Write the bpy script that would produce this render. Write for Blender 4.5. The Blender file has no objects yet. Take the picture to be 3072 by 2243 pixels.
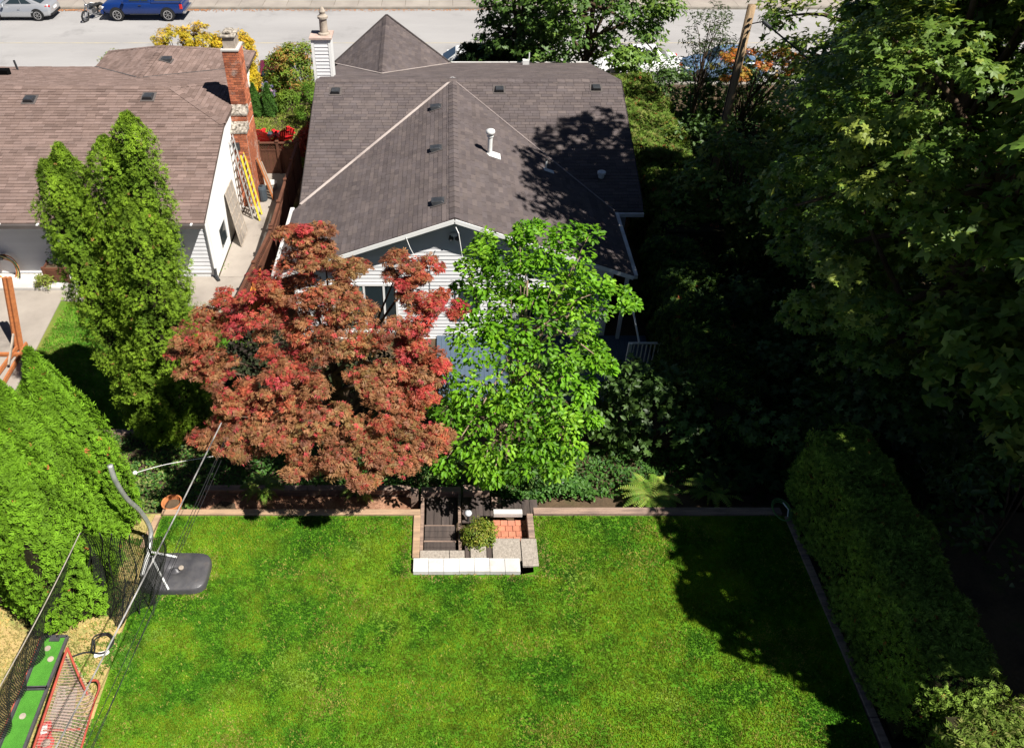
import bpy, math, random, zlib
import numpy as np
from mathutils import Vector, Matrix, Euler
random.seed(11)
RNG = np.random.default_rng(11)
R = math.radians
SC = bpy.context.scene
COL = SC.collection

# ------------------------------------------------------------------ camera
CAM_H, PITCH, FPX, PPX, PPY = 16.5, 40.9, 2450.0, 1340.0, 1121.5   # drone height, down-pitch, focal length in pixels of the 3072 wide frame
cd = bpy.data.cameras.new('camera')
cam = bpy.data.objects.new('camera', cd)
COL.objects.link(cam)
cam.location = (0, 0, CAM_H)
cam.rotation_euler = (R(90 - PITCH), 0, 0)
cd.sensor_width = 36.0
cd.lens = FPX / 3072 * 36.0
cd.shift_x = (1536 - PPX) / 3072
cd.clip_start = 0.1
cd.clip_end = 600
SC.camera = cam

# ------------------------------------------------------------------ sky, sun, exposure
SUN_FROM = Vector((0.57, -0.42, 1.0)).normalized()
wd = bpy.data.worlds.new('World')
SC.world = wd
wd.use_nodes = True
wn = wd.node_tree
wn.nodes.clear()
wo = wn.nodes.new('ShaderNodeOutputWorld')
wb = wn.nodes.new('ShaderNodeBackground')
ws = wn.nodes.new('ShaderNodeTexSky')
ws.sky_type = 'NISHITA'
ws.sun_disc = False
ws.air_density = 0.36
ws.dust_density = 0.2
ws.altitude = 600
ws.sun_elevation = math.asin(SUN_FROM.z)
ws.sun_rotation = math.atan2(SUN_FROM.x, SUN_FROM.y)
wb.inputs['Strength'].default_value = 0.05
wn.links.new(ws.outputs[0], wb.inputs[0])
wn.links.new(wb.outputs[0], wo.inputs[0])
sl = bpy.data.lights.new('sun', 'SUN')
sl.energy = 5.0
sl.angle = R(0.53)
sl.color = (1.0, 0.955, 0.88)
so = bpy.data.objects.new('sun', sl)
COL.objects.link(so)
so.location = (30, -18, 60)
so.rotation_euler = (-SUN_FROM).to_track_quat('-Z', 'Y').to_euler()
SC.view_settings.view_transform = 'Standard'
SC.view_settings.look = 'None'
SC.view_settings.exposure = 0.95
SC.view_settings.gamma = 1.0
SC.view_settings.use_curve_mapping = False
SC.render.engine = 'CYCLES'
SC.cycles.max_bounces = 6
SC.cycles.diffuse_bounces = 3
SC.cycles.glossy_bounces = 2
SC.cycles.transparent_max_bounces = 16
SC.cycles.use_denoising = True

# ------------------------------------------------------------------ where a sight line meets a plane (used to survey the place)
SP, CP = math.sin(R(PITCH)), math.cos(R(PITCH))
def ray(px, py):
    u, v = (px - PPX) / FPX, (PPY - py) / FPX
    return Vector((u, CP + v * SP, -SP + v * CP))
def at(px, py, Y=None, Z=None, X=None):
    d = ray(px, py)
    if Y is not None: t = Y / d.y
    elif Z is not None: t = (Z - CAM_H) / d.z
    else: t = X / d.x
    return Vector((d.x * t, d.y * t, CAM_H + d.z * t))
def on_plane(px, py, a, b, c):            # plane z = a + b x + c y
    d = ray(px, py)
    t = (CAM_H - a) / (b * d.x + c * d.y - d.z)
    return Vector((d.x * t, d.y * t, CAM_H + d.z * t))
CAMP = np.array([0, 0, CAM_H])

# ------------------------------------------------------------------ mesh helpers
ORG = {}
def tag(o, label=None, cat=None, group=None, kind=None):
    if label: o['label'] = label
    if cat: o['category'] = cat
    if group: o['group'] = group
    if kind: o['kind'] = kind
    return o
def thing(name, loc, label, cat, group=None, rz=0.0):
    global RNG
    RNG = np.random.default_rng(zlib.crc32(label.encode())); random.seed(zlib.crc32(label.encode()))   # each thing keeps its own look
    o = bpy.data.objects.new(name, None)
    COL.objects.link(o)
    o.location = loc
    o.rotation_euler = (0, 0, rz)
    o.empty_display_size = 0.2
    ORG[o.name] = Vector(loc)
    return tag(o, label, cat, group)
def mesh_np(name, V, F, colors=None, smooth=False):
    """V (n,3); F list of lists or an int array (m,k) of equal faces."""
    me = bpy.data.meshes.new(name)
    if isinstance(F, np.ndarray):
        m, k = F.shape
        me.vertices.add(len(V)); me.vertices.foreach_set('co', np.asarray(V, np.float32).ravel())
        me.loops.add(m * k); me.loops.foreach_set('vertex_index', F.astype(np.int32).ravel())
        me.polygons.add(m)
        me.polygons.foreach_set('loop_start', np.arange(0, m * k, k, dtype=np.int32))
        me.polygons.foreach_set('loop_total', np.full(m, k, np.int32))
        me.update(calc_edges=True)
        nf = m
    else:
        me.from_pydata([tuple(v) for v in V], [], F)
        nf = len(F)
    if colors is not None:
        a = me.attributes.new('Col', 'FLOAT_COLOR', 'FACE')
        c = np.ones((nf, 4), np.float32); c[:, :3] = np.asarray(colors, np.float32).reshape(-1, 3)
        a.data.foreach_set('color', c.ravel())
    if smooth:
        me.polygons.foreach_set('use_smooth', np.ones(nf, bool))
    me.validate() if not isinstance(F, np.ndarray) else None
    return me
def put(name, me, mat=None, parent=None, loc=(0, 0, 0)):
    o = bpy.data.objects.new(name, me)
    COL.objects.link(o)
    o.location = loc
    if parent is not None:
        o.parent = parent
        ORG[o.name] = ORG[parent.name]
    else:
        ORG[o.name] = Vector(loc)
    if mat is not None and len(me.materials) == 0:
        me.materials.append(mat)
    return o
def frame(a, b, up=(0, 0, 1)):
    z = (Vector(b) - Vector(a)).normalized()
    u = Vector(up)
    if abs(z.dot(u)) > 0.98: u = Vector((0, 1, 0)) if abs(z.y) < .9 else Vector((1, 0, 0))
    x = u.cross(z).normalized()
    y = z.cross(x)
    return x, y, z
class MB:
    def __init__(s): s.v = []; s.f = []; s.c = []; s.sm = False
    def _add(s, vs, fs, col=None):
        o = len(s.v)
        s.v += [Vector(p) for p in vs]
        s.f += [[i + o for i in f] for f in fs]
        s.c += [col or (1, 1, 1)] * len(fs)
        return s
    def poly(s, *pts, col=None): return s._add(pts, [list(range(len(pts)))], col)
    def box(s, c, size, rz=0.0, rot=None, col=None):
        c = Vector(c); x, y, z = [k / 2 for k in size]
        m = rot if rot is not None else Matrix.Rotation(rz, 3, 'Z')
        vs = [c + m @ Vector(p) for p in ((-x, -y, -z), (x, -y, -z), (x, y, -z), (-x, y, -z), (-x, -y, z), (x, -y, z), (x, y, z), (-x, y, z))]
        return s._add(vs, [[3, 2, 1, 0], [4, 5, 6, 7], [0, 1, 5, 4], [1, 2, 6, 5], [2, 3, 7, 6], [3, 0, 4, 7]], col)
    def span(s, a, b, col=None):         # axis-aligned box between two corners
        a, b = Vector(a), Vector(b)
        return s.box((a + b) / 2, [abs(k) for k in (b - a)], col=col)
    def beam(s, a, b, w, h, up=(0, 0, 1), col=None):
        a, b = Vector(a), Vector(b); x, y, z = frame(a, b, up)
        vs = [p + x * sx * w / 2 + y * sy * h / 2 for p in (a, b) for sx, sy in ((-1, -1), (1, -1), (1, 1), (-1, 1))]
        return s._add(vs, [[3, 2, 1, 0], [4, 5, 6, 7], [0, 1, 5, 4], [1, 2, 6, 5], [2, 3, 7, 6], [3, 0, 4, 7]], col)
    def tube(s, pts, r, n=8, caps=True, col=None):
        pts = [Vector(p) for p in pts]; k = len(pts)
        rs = r if isinstance(r, (list, tuple)) else [r] * k
        vs = []; fs = []
        x = None
        for i, p in enumerate(pts):
            d = (pts[min(i + 1, k - 1)] - pts[max(i - 1, 0)]).normalized()
            if x is None:
                x, y, _ = frame(Vector(), d)
            else:
                x = (x - d * x.dot(d)).normalized(); y = d.cross(x)
            for j in range(n):
                a = 2 * math.pi * j / n
                vs.append(p + (x * math.cos(a) + y * math.sin(a)) * rs[i])
        for i in range(k - 1):
            for j in range(n):
                a, b = i * n + j, i * n + (j + 1) % n
                fs.append([a, b, b + n, a + n])
        if caps:
            fs.append(list(range(n))[::-1]); fs.append([(k - 1) * n + j for j in range(n)])
        return s._add(vs, fs, col)
    def lathe(s, prof, c, n=20, axis='Z', col=None):
        c = Vector(c); vs = []; fs = []; k = len(prof)
        for r, h in prof:
            for j in range(n):
                a = 2 * math.pi * j / n
                p = (r * math.cos(a), r * math.sin(a), h)
                if axis == 'Y': p = (p[0], p[2], p[1])
                if axis == 'X': p = (p[2], p[0], p[1])
                vs.append(c + Vector(p))
        for i in range(k - 1):
            for j in range(n):
                a, b = i * n + j, i * n + (j + 1) % n
                fs.append([a, b, b + n, a + n])
        fs.append(list(range(n))[::-1]); fs.append([(k - 1) * n + j for j in range(n)])
        return s._add(vs, fs, col)
    def slab(s, top, thick, col=None):   # a polygon with thickness straight down
        top = [Vector(p) for p in top]; n = len(top)
        bot = [p - Vector((0, 0, thick)) for p in top]
        fs = [list(range(n)), list(range(2 * n - 1, n - 1, -1))] + [[i, i + n, (i + 1) % n + n, (i + 1) % n] for i in range(n)]
        return s._add(top + bot, fs, col)
    def build(s, name, mat, parent=None, smooth=False, bevel=0.0, colors=False):
        if parent is not None:
            org = ORG[parent.name]
        else:
            xs = [p.x for p in s.v]; ys = [p.y for p in s.v]; zs = [p.z for p in s.v]
            org = Vector(((min(xs) + max(xs)) / 2, (min(ys) + max(ys)) / 2, min(zs)))
        me = mesh_np(name, [p - org for p in s.v], s.f, s.c if colors else None, smooth)
        o = put(name, me, mat, parent, (0, 0, 0) if parent is not None else org)
        if bevel:
            b = o.modifiers.new('bevel', 'BEVEL'); b.width = bevel; b.segments = 2; b.limit_method = 'ANGLE'
        return o
def copy_tree(o, parent=None):
    c = o.copy(); COL.objects.link(c); c.parent = parent
    ORG[c.name] = ORG[o.name]
    for ch in list(o.children): copy_tree(ch, c)
    return c
def smooth_line(pts, n=24):
    pts = [Vector(p) for p in pts]
    out = []
    P = [pts[0]] + pts + [pts[-1]]
    seg = len(pts) - 1
    for i in range(n + 1):
        t = i / n * seg; k = min(int(t), seg - 1); u = t - k
        a, b, c, d = P[k], P[k + 1], P[k + 2], P[k + 3]
        out.append(0.5 * ((2 * b) + (c - a) * u + (2 * a - 5 * b + 4 * c - d) * u * u + (3 * b - a - 3 * c + d) * u ** 3))
    return out

# ------------------------------------------------------------------ materials
def _nt(name):
    m = bpy.data.materials.new(name); m.use_nodes = True
    t = m.node_tree; t.nodes.clear()
    return m, t, t.nodes.new('ShaderNodeOutputMaterial')
def mixc(t, a, b, fac, mode='MIX'):
    n = t.nodes.new('ShaderNodeMix'); n.data_type = 'RGBA'; n.blend_type = mode
    for sock, v in ((n.inputs[0], fac), (n.inputs[6], a), (n.inputs[7], b)):
        if hasattr(v, 'is_linked') or isinstance(v, bpy.types.NodeSocket): t.links.new(v, sock)
        elif isinstance(v, (int, float)): sock.default_value = v
        else: sock.default_value = (*v, 1)
    return n.outputs[2]
def noise(t, co, scale, detail=5, rough=.6, lo=.35, hi=.65):
    n = t.nodes.new('ShaderNodeTexNoise')
    n.inputs['Scale'].default_value = scale; n.inputs['Detail'].default_value = detail; n.inputs['Roughness'].default_value = rough
    t.links.new(co, n.inputs['Vector'])
    r = t.nodes.new('ShaderNodeMapRange')
    r.inputs[1].default_value = lo; r.inputs[2].default_value = hi
    t.links.new(n.outputs[0], r.inputs[0])
    return r.outputs[0]
def mat(name, col, col2=None, scale=3.0, rough=.8, bump=0.0, bscale=40.0, spec=.3, metal=0.0, attr=False, stain=None, stain_scale=1.0,
        stain_lo=.55, stain_hi=.7, fine=.0, stretch=None, rand=0.0):
    m, t, out = _nt(name)
    p = t.nodes.new('ShaderNodeBsdfPrincipled')
    tc = t.nodes.new('ShaderNodeTexCoord')
    co = tc.outputs['Object']
    if stretch:
        mp = t.nodes.new('ShaderNodeMapping'); mp.inputs['Scale'].default_value = stretch
        t.links.new(co, mp.inputs[0]); co = mp.outputs[0]
    col2 = col2 or tuple(c * .72 for c in col)
    c = mixc(t, col, col2, noise(t, co, scale))
    if attr:
        a = t.nodes.new('ShaderNodeAttribute'); a.attribute_name = 'Col'
        c = mixc(t, c, a.outputs['Color'], 1.0, 'MULTIPLY')
    if fine:
        f = noise(t, co, bscale * 1.7, 3, .7, .25, .75)
        c = mixc(t, c, mixc(t, (1 - fine,) * 3, (1 + fine,) * 3, f), 1.0, 'MULTIPLY')
    if rand:
        oi = t.nodes.new('ShaderNodeObjectInfo')
        c = mixc(t, c, mixc(t, (1 - rand,) * 3, (1 + rand,) * 3, oi.outputs['Random']), 1.0, 'MULTIPLY')
    if stain:
        c = mixc(t, c, stain, noise(t, tc.outputs['Object'], stain_scale, 7, .65, stain_lo, stain_hi))
    t.links.new(c, p.inputs['Base Color'])
    p.inputs['Roughness'].default_value = rough
    p.inputs['Specular IOR Level'].default_value = spec
    p.inputs['Metallic'].default_value = metal
    if bump:
        b = t.nodes.new('ShaderNodeBump'); b.inputs['Strength'].default_value = bump; b.inputs['Distance'].default_value = .02
        t.links.new(noise(t, co, bscale, 4, .6, .2, .8), b.inputs['Height'])
        t.links.new(b.outputs[0], p.inputs['Normal'])
    t.links.new(p.outputs[0], out.inputs[0])
    return m
def leaf_mat(name, trans=.3, rough=.5, spec=.35):
    m, t, out = _nt(name)
    a = t.nodes.new('ShaderNodeAttribute'); a.attribute_name = 'Col'
    tc = t.nodes.new('ShaderNodeTexCoord')
    c = mixc(t, a.outputs['Color'], mixc(t, (.7, .7, .7), (1.3, 1.3, 1.25), noise(t, tc.outputs['Object'], 2.3, 4)), 1.0, 'MULTIPLY')
    p = t.nodes.new('ShaderNodeBsdfPrincipled')
    t.links.new(c, p.inputs['Base Color'])
    p.inputs['Roughness'].default_value = rough; p.inputs['Specular IOR Level'].default_value = spec
    tr = t.nodes.new('ShaderNodeBsdfTranslucent')
    t.links.new(mixc(t, c, (1.25, 1.2, .55), 1.0, 'MULTIPLY'), tr.inputs[0])
    mx = t.nodes.new('ShaderNodeMixShader'); mx.inputs[0].default_value = trans
    t.links.new(p.outputs[0], mx.inputs[1]); t.links.new(tr.outputs[0], mx.inputs[2])
    t.links.new(mx.outputs[0], out.inputs[0])
    return m
def glass_mat(name, col=(.02, .03, .035)):
    m, t, out = _nt(name)
    p = t.nodes.new('ShaderNodeBsdfPrincipled')
    p.inputs['Base Color'].default_value = (*col, 1); p.inputs['Roughness'].default_value = .06; p.inputs['Specular IOR Level'].default_value = .7
    t.links.new(p.outputs[0], out.inputs[0])
    return m
def net_mat(name, col, cell, wire, diag=True):
    """knotted netting: cords at the cell spacing, open between them (object-space grid through UV)."""
    m, t, out = _nt(name)
    uv = t.nodes.new('ShaderNodeUVMap')
    sx = t.nodes.new('ShaderNodeSeparateXYZ'); t.links.new(uv.outputs[0], sx.inputs[0])
    def mth(op, a, b=None):
        n = t.nodes.new('ShaderNodeMath'); n.operation = op
        for i, v in enumerate((a, b)):
            if v is None: continue
            if isinstance(v, (int, float)): n.inputs[i].default_value = v
            else: t.links.new(v, n.inputs[i])
        return n.outputs[0]
    u, v = sx.outputs[0], sx.outputs[1]
    if diag: u, v = mth('ADD', u, v), mth('SUBTRACT', u, v)
    def band(w): return mth('LESS_THAN', mth('FRACT', mth('MULTIPLY', mth('ADD', w, 100.0), 1 / cell)), wire / cell)
    k = mth('MAXIMUM', band(u), band(v))
    p = t.nodes.new('ShaderNodeBsdfPrincipled'); p.inputs['Base Color'].default_value = (*col, 1); p.inputs['Roughness'].default_value = .8
    tr = t.nodes.new('ShaderNodeBsdfTransparent')
    mx = t.nodes.new('ShaderNodeMixShader')
    t.links.new(k, mx.inputs[0]); t.links.new(tr.outputs[0], mx.inputs[1]); t.links.new(p.outputs[0], mx.inputs[2])
    t.links.new(mx.outputs[0], out.inputs[0])
    return m

M = {}
M['asphalt'] = mat('asphalt', (.31, .30, .297), (.265, .256, .254), .35, .9, .25, 60, .2, fine=.10, stain=(.215, .208, .206), stain_scale=.28, stretch=(.35, 1, 1))
M['pavement'] = mat('pavement', (.31, .275, .24), (.25, .22, .195), .8, .9, .2, 60, .2, fine=.1, rand=.08)
M['kerb'] = mat('kerb', (.26, .235, .20), None, 1.5, .9, .2, 60, .2)
M['leaf_litter'] = mat('leaf_litter', (.45, .17, .06), (.30, .16, .08), 4, .9, .5, 30)
M['soil'] = mat('soil', (.11, .075, .045), (.055, .04, .028), 1.2, .95, .6, 12, .1, fine=.2, stain=(.05, .08, .02), stain_scale=.8)
M['yard_grass'] = mat('yard_grass', (.075, .15, .014), (.17, .18, .04), .55, .9, .5, 30, .15, fine=.3, stain=(.07, .16, .015), stain_scale=.9)
M['lawn'] = mat('lawn', (.042, .140, .005), (.095, .21, .008), .75, .9, .6, 30, .15, fine=.3, stain=(.19, .24, .05), stain_scale=.7, stain_lo=.56, stain_hi=.78)
M['dry_grass'] = mat('dry_grass', (.42, .30, .13), (.26, .24, .08), .8, .95, .6, 20, .1, fine=.25, stain=(.12, .19, .04), stain_scale=1.6)
M['mulch'] = mat('mulch', (.36, .20, .13), (.20, .10, .06), 8, .95, .8, 18, .1, fine=.3)
M['concrete'] = mat('concrete', (.33, .29, .25), (.235, .205, .178), .6, .9, .2, 40, .2, fine=.07, stain=(.16, .138, .12), stain_scale=.6)
M['concrete_pale'] = mat('concrete_pale', (.54, .52, .49), (.42, .40, .375), 1.2, .9, .15, 40, .2)
M['aggregate'] = mat('aggregate', (.36, .315, .27), (.23, .20, .17), 20, .9, .5, 45, .2, fine=.3)
M['paver_white'] = mat('paver_white', (.56, .545, .525), (.47, .455, .435), 2, .85, .15, 40, .25, rand=.08, stain=(.36, .33, .28), stain_scale=3.5, stain_lo=.55, stain_hi=.8)
M['paver_red'] = mat('paver_red', (.50, .20, .12), (.38, .14, .09), 4, .9, .4, 40, .2, rand=.15, stain=(.30, .20, .14), stain_scale=4, stain_lo=.55, stain_hi=.8)
M['timber_old'] = mat('timber_old', (.33, .23, .175), (.17, .12, .10), 1.5, .9, .5, 14, .15, stretch=(1, 9, 9), fine=.2, rand=.12)
M['timber_new'] = mat('timber_new', (.42, .28, .175), (.28, .19, .125), 1.5, .85, .4, 14, .2, stretch=(1, 9, 9), fine=.12, rand=.08)
M['deck_plank'] = mat('deck_plank', (.085, .066, .058), (.05, .04, .037), 1.5, .8, .4, 14, .2, stretch=(9, 1, 9), fine=.15, rand=.18)
M['deck_blue'] = mat('deck_blue', (.075, .105, .15), (.06, .09, .13), 1.5, .7, .1, 30, .3)
M['shingle_brown'] = mat('shingle_brown', (1, 1, 1), (.8, .8, .8), 1.4, .95, .35, 90, .12, attr=True, fine=.14, stain=(.14, .10, .085), stain_scale=.5, stain_lo=.6, stain_hi=.9)
M['shingle_grey'] = mat('shingle_grey', (1, 1, 1), (.8, .8, .8), 1.4, .95, .35, 90, .12, attr=True, fine=.14, stain=(.07, .055, .052), stain_scale=.5, stain_lo=.6, stain_hi=.9)
M['roof_felt_brown'] = mat('roof_felt_brown', (.11, .075, .062), None, 2, .95)
M['roof_felt_grey'] = mat('roof_felt_grey', (.045, .037, .036), None, 2, .95)
M['flashing'] = mat('flashing', (.42, .36, .33), (.30, .25, .23), 1.2, .6, 0, 40, .4)
M['flashing_dark'] = mat('flashing_dark', (.22, .18, .17), (.15, .125, .12), 1.2, .6, 0, 40, .4)
M['siding'] = mat('siding', (.68, .68, .69), (.60, .60, .62), .8, .7, .06, 20, .3, rand=.04)
M['stucco'] = mat('stucco', (.80, .80, .785), (.75, .75, .735), .8, .9, .25, 30, .2)
M['trim_white'] = mat('trim_white', (.74, .74, .73), (.66, .66, .65), 1, .6, 0, 40, .35)
M['metal_white'] = mat('metal_white', (.72, .73, .72), (.55, .55, .54), 4, .45, 0, 40, .5)
M['gutter'] = mat('gutter', (.70, .69, .67), (.42, .40, .38), 1.6, .5, 0, 40, .4)
M['gutter_dark'] = mat('gutter_dark', (.10, .085, .08), None, 2, .6)
M['vent_black'] = mat('vent_black', (.022, .024, .028), (.04, .042, .045), 6, .45, .1, 60, .45)
M['glass'] = glass_mat('glass')
M['glass_green'] = glass_mat('glass_green', (.07, .14, .13))
M['brick'] = mat('brick', (.46, .155, .075), (.32, .10, .055), 9, .9, .3, 50, .2, rand=.38, stain=(.42, .34, .29), stain_scale=1.6, stain_lo=.54, stain_hi=.72)
M['mortar'] = mat('mortar', (.50, .42, .36), None, 6, .95)
M['mossy_cap'] = mat('mossy_cap', (.46, .41, .35), (.05, .04, .03), 9, .95, .7, 14, .1)
M['fence_brown'] = mat('fence_brown', (.135, .055, .032), (.09, .038, .024), 2, .75, .15, 20, .25, rand=.12)
M['cedar_wood'] = mat('cedar_wood', (.42, .15, .05), (.30, .105, .04), 2, .75, .3, 12, .25, stretch=(1, 8, 8))
M['cedar_orange'] = mat('cedar_orange', (.62, .23, .045), (.48, .17, .035), 2, .75, .3, 12, .25)
M['grey_wood'] = mat('grey_wood', (.40, .34, .28), (.25, .21, .17), 4, .85, .3, 20)
M['aluminium'] = mat('aluminium', (.62, .62, .61), (.45, .45, .44), 5, .4, 0, 40, .5, metal=.6)
M['yellow_fibre'] = mat('yellow_fibre', (.72, .56, .045), (.60, .46, .04), 3, .5, 0, 40, .4)
M['red_plastic'] = mat('red_plastic', (.62, .022, .025), (.50, .015, .02), 3, .45, 0, 40, .4)
M['red_metal'] = mat('red_metal', (.42, .075, .045), (.28, .05, .035), 6, .5, 0, 40, .4)
M['table_dark'] = mat('table_dark', (.06, .075, .09), None, 3, .6)
M['black_plastic'] = mat('black_plastic', (.045, .044, .050), (.075, .072, .075), 5, .42, .12, 30, .5, stain=(.10, .085, .075), stain_scale=3, stain_lo=.6, stain_hi=.85)
M['rubber'] = mat('rubber', (.018, .018, .019), None, 5, .8)
M['turf_green'] = mat('turf_green', (.075, .26, .03), (.06, .21, .025), 6, .9, .6, 90, .15, fine=.25)
M['terracotta'] = mat('terracotta', (.52, .19, .065), (.40, .14, .05), 5, .8, .2)
M['cable_black'] = mat('cable_black', (.02, .02, .022), None, 4, .6)
M['cable_white'] = mat('cable_white', (.75, .74, .72), (.62, .61, .6), 1.1, .6)
M['cable_taped'] = mat('cable_taped', (.40, .385, .37), (.015, .015, .016), 2.2, .6)
M['rope'] = mat('rope', (.36, .32, .27), (.24, .21, .18), 8, .9)
M['pole_wood'] = mat('pole_wood', (.36, .25, .15), (.20, .14, .085), 2, .9, .5, 14, .15, stretch=(6, 6, .6), fine=.2)
M['bark'] = mat('bark', (.11, .075, .05), (.06, .04, .028), 4, .95, .7, 16, .1)
M['bark_pale'] = mat('bark_pale', (.33, .24, .17), (.2, .14, .1), 4, .9, .4, 16, .15)
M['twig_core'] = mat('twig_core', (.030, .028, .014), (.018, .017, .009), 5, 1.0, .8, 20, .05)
M['cap_stone'] = mat('cap_stone', (.48, .36, .31), (.36, .26, .22), 4, .9, .3, 30)
M['lamp_glass'] = mat('lamp_glass', (.55, .57, .60), None, 4, .3, 0, 40, .5)
M['silver_paint'] = mat('silver_paint', (.48, .49, .51), (.44, .45, .47), .6, .28, 0, 40, .6, metal=.55)
M['blue_paint'] = mat('blue_paint', (.006, .026, .13), (.005, .022, .11), .6, .25, 0, 40, .6)
M['red_paint'] = mat('red_paint', (.13, .012, .03), None, .6, .25, 0, 40, .6)
M['white_paint'] = mat('white_paint', (.74, .75, .76), None, .6, .25, 0, 40, .6)
M['steel_blue_paint'] = mat('steel_blue_paint', (.12, .19, .30), None, .6, .25, 0, 40, .6)
M['chrome'] = mat('chrome', (.65, .65, .66), None, 3, .2, 0, 40, .5, metal=.9)
M['lamp_red'] = mat('lamp_red', (.55, .02, .015), None, 3, .25, 0, 40, .5)
M['lamp_clear'] = mat('lamp_clear', (.75, .76, .78), None, 3, .2, 0, 40, .5)
M['yellow_line'] = mat('yellow_line', (.40, .34, .22), (.27, .26, .25), 1.2, .9)
M['hose_orange'] = mat('hose_orange', (.65, .19, .04), None, 4, .6)
M['hose_yellow'] = mat('hose_yellow', (.62, .52, .20), None, 4, .6)
M['hose_green'] = mat('hose_green', (.10, .22, .06), None, 4, .6)
M['leaf'] = leaf_mat('leaf')
M['leaf_matte'] = leaf_mat('leaf_matte', .22, .7, .15)
M['leaf_gloss'] = leaf_mat('leaf_gloss', .34, .5, .25)
M['leaf_red'] = leaf_mat('leaf_red', .35, .55, .25)
M['net_black'] = net_mat('net_black', (.012, .012, .012), .035, .0135, False)
M['net_hockey'] = net_mat('net_hockey', (.36, .25, .21), .05, .009)
# ================================================================== SETTING
def gz(Y):                                  # ground height along the lot, lawn terrace down to the street
    pts = [(-60, 2.96), (11.15, 2.96), (11.3, 2.45), (12.1, 2.38), (12.3, 2.2), (14.5, 1.55), (14.95, 1.45), (15.15, .78), (37, .74), (41.6, .16), (42.0, -.06), (54.6, -.06), (54.9, .1), (60, .14), (140, .3)]
    for (a, za), (b, zb) in zip(pts, pts[1:]):
        if Y <= b: return za + (zb - za) * (Y - a) / (b - a)
    return pts[-1][1]
def struct(mb, name, m, **k):
    return tag(mb.build(name, m, **k), kind='structure')
ys = sorted(set([-30, -10, 0, 5, 8, 10, 11.0, 11.15, 11.3, 11.7, 12.1, 12.3, 12.8, 13.3, 13.8, 14.5, 14.95, 15.15, 16, 18, 20, 24, 28, 32, 37, 38, 39, 40, 41, 41.6, 42, 48, 54.6, 54.9, 60, 70, 90, 120]))
xs = [-80, -50, -30, -20] + [-16 + i for i in range(37)] + [30, 50, 80]
V = []; F = []
for y in ys:
    for x in xs:
        j = 0 if not (11.2 < y < 15) else .06 * math.sin(3.1 * x + y * 2) + .05 * math.sin(1.3 * x - y)
        dug = -.75 if (-5.5 < x < 6.5 and 0 < y < 11.2) else 0
        V.append((x, y, gz(y) + j + dug))
n = len(xs)
for j in range(len(ys) - 1):
    for i in range(n - 1):
        F.append([j * n + i, j * n + i + 1, (j + 1) * n + i + 1, (j + 1) * n + i])
g = put('ground', mesh_np('ground', V, F), M['soil']); tag(g, kind='structure')

def sheet(name, pts, m, z=None, thick=.05):
    return struct(MB().slab([Vector((p[0], p[1], p[2] if len(p) > 2 else z)) for p in pts], thick), name, m)
# street
sheet('road', [(-80, 42.05), (80, 42.05), (80, 54.4), (-80, 54.4)], M['asphalt'], 0.0)
mb = MB()
for x0 in (-80, ):
    mb.slab([(-80, 48.25, .006), (80, 48.25, .006), (80, 48.36, .006), (-80, 48.36, .006)], .004)
struct(mb, 'road_marking', M['yellow_line'])
struct(MB().span((-80, 54.4, -.05), (80, 54.58, .12)), 'kerb', M['kerb'])
struct(MB().span((-80, 41.87, -.05), (80, 42.05, .12)), 'kerb', M['kerb'])
pav = struct(MB().span((-80, 54.58, -.1), (80, 58.6, .10)), 'pavement', M['kerb'])
ORG[pav.name] = pav.location.copy()
k = 0
for x in np.arange(-30, 34, 1.52):
    for y0, y1 in ((54.62, 56.1), (56.12, 57.6)):
        MB().span((x, y0, .085), (x + 1.5, y1, .115 + random.uniform(-.004, .004))).build('paving_slab', M['pavement'], pav)
mb = MB()                                   # fallen leaves in the far gutter
for i in range(2600):
    x = random.choice([random.uniform(-30, -15), random.uniform(-30, 8)]); y = 54.36 - abs(random.gauss(0, .16))
    a = random.uniform(0, 6.28); s = random.uniform(.03, .07)
    mb.poly(*[(x + s * math.cos(a + q * 1.57) * (1 if q % 2 else .6), y + s * math.sin(a + q * 1.57) * (1 if q % 2 else .6), .012 + random.uniform(0, .02)) for q in range(4)])
tag(mb.build('fallen_leaves', M['leaf_litter']), 'dry orange fallen leaves lying along the far kerb of the street', 'leaves', kind='stuff')
# front and side gardens
sheet('front_yard', [(-9.0, 31.2, .80), (-4.4, 31.2, .80), (-4.4, 41.8, .22), (-9.0, 41.8, .22)], M['yard_grass'])
sheet('back_yard', [(-16, 15.3, .815), (-6.1, 15.3, .815), (-6.1, 22.2, .815), (-16, 22.2, .815)], M['yard_grass'])
sheet('driveway', [(-9.6, 36.6, .45), (-8.2, 37.6, .42), (-7.2, 42.1, .14), (-14, 42.1, .14), (-13, 38.4, .42)], M['asphalt'])
# neighbour's concrete patio and side path
pts = [at(0, 1180, Z=.85), at(40, 1180, Z=.85), at(182, 900, Z=.85), at(560, 890, Z=.85)]
sheet('patio', [(-18, 14.5), (pts[1].x, pts[1].y), (pts[2].x, pts[2].y), (-6.15, 20.75), (-6.15, 23.1), (-18, 23.1)], M['concrete'], .85)
sheet('side_path', [(-7.7, 23.1), (-6.1, 23.1), (-6.1, 31.2), (-7.7, 31.2)], M['concrete'], .86)
mb = MB()
mb.span((-6.0, -1, 2.5), (7.1, 11.02, 3.0))
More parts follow.
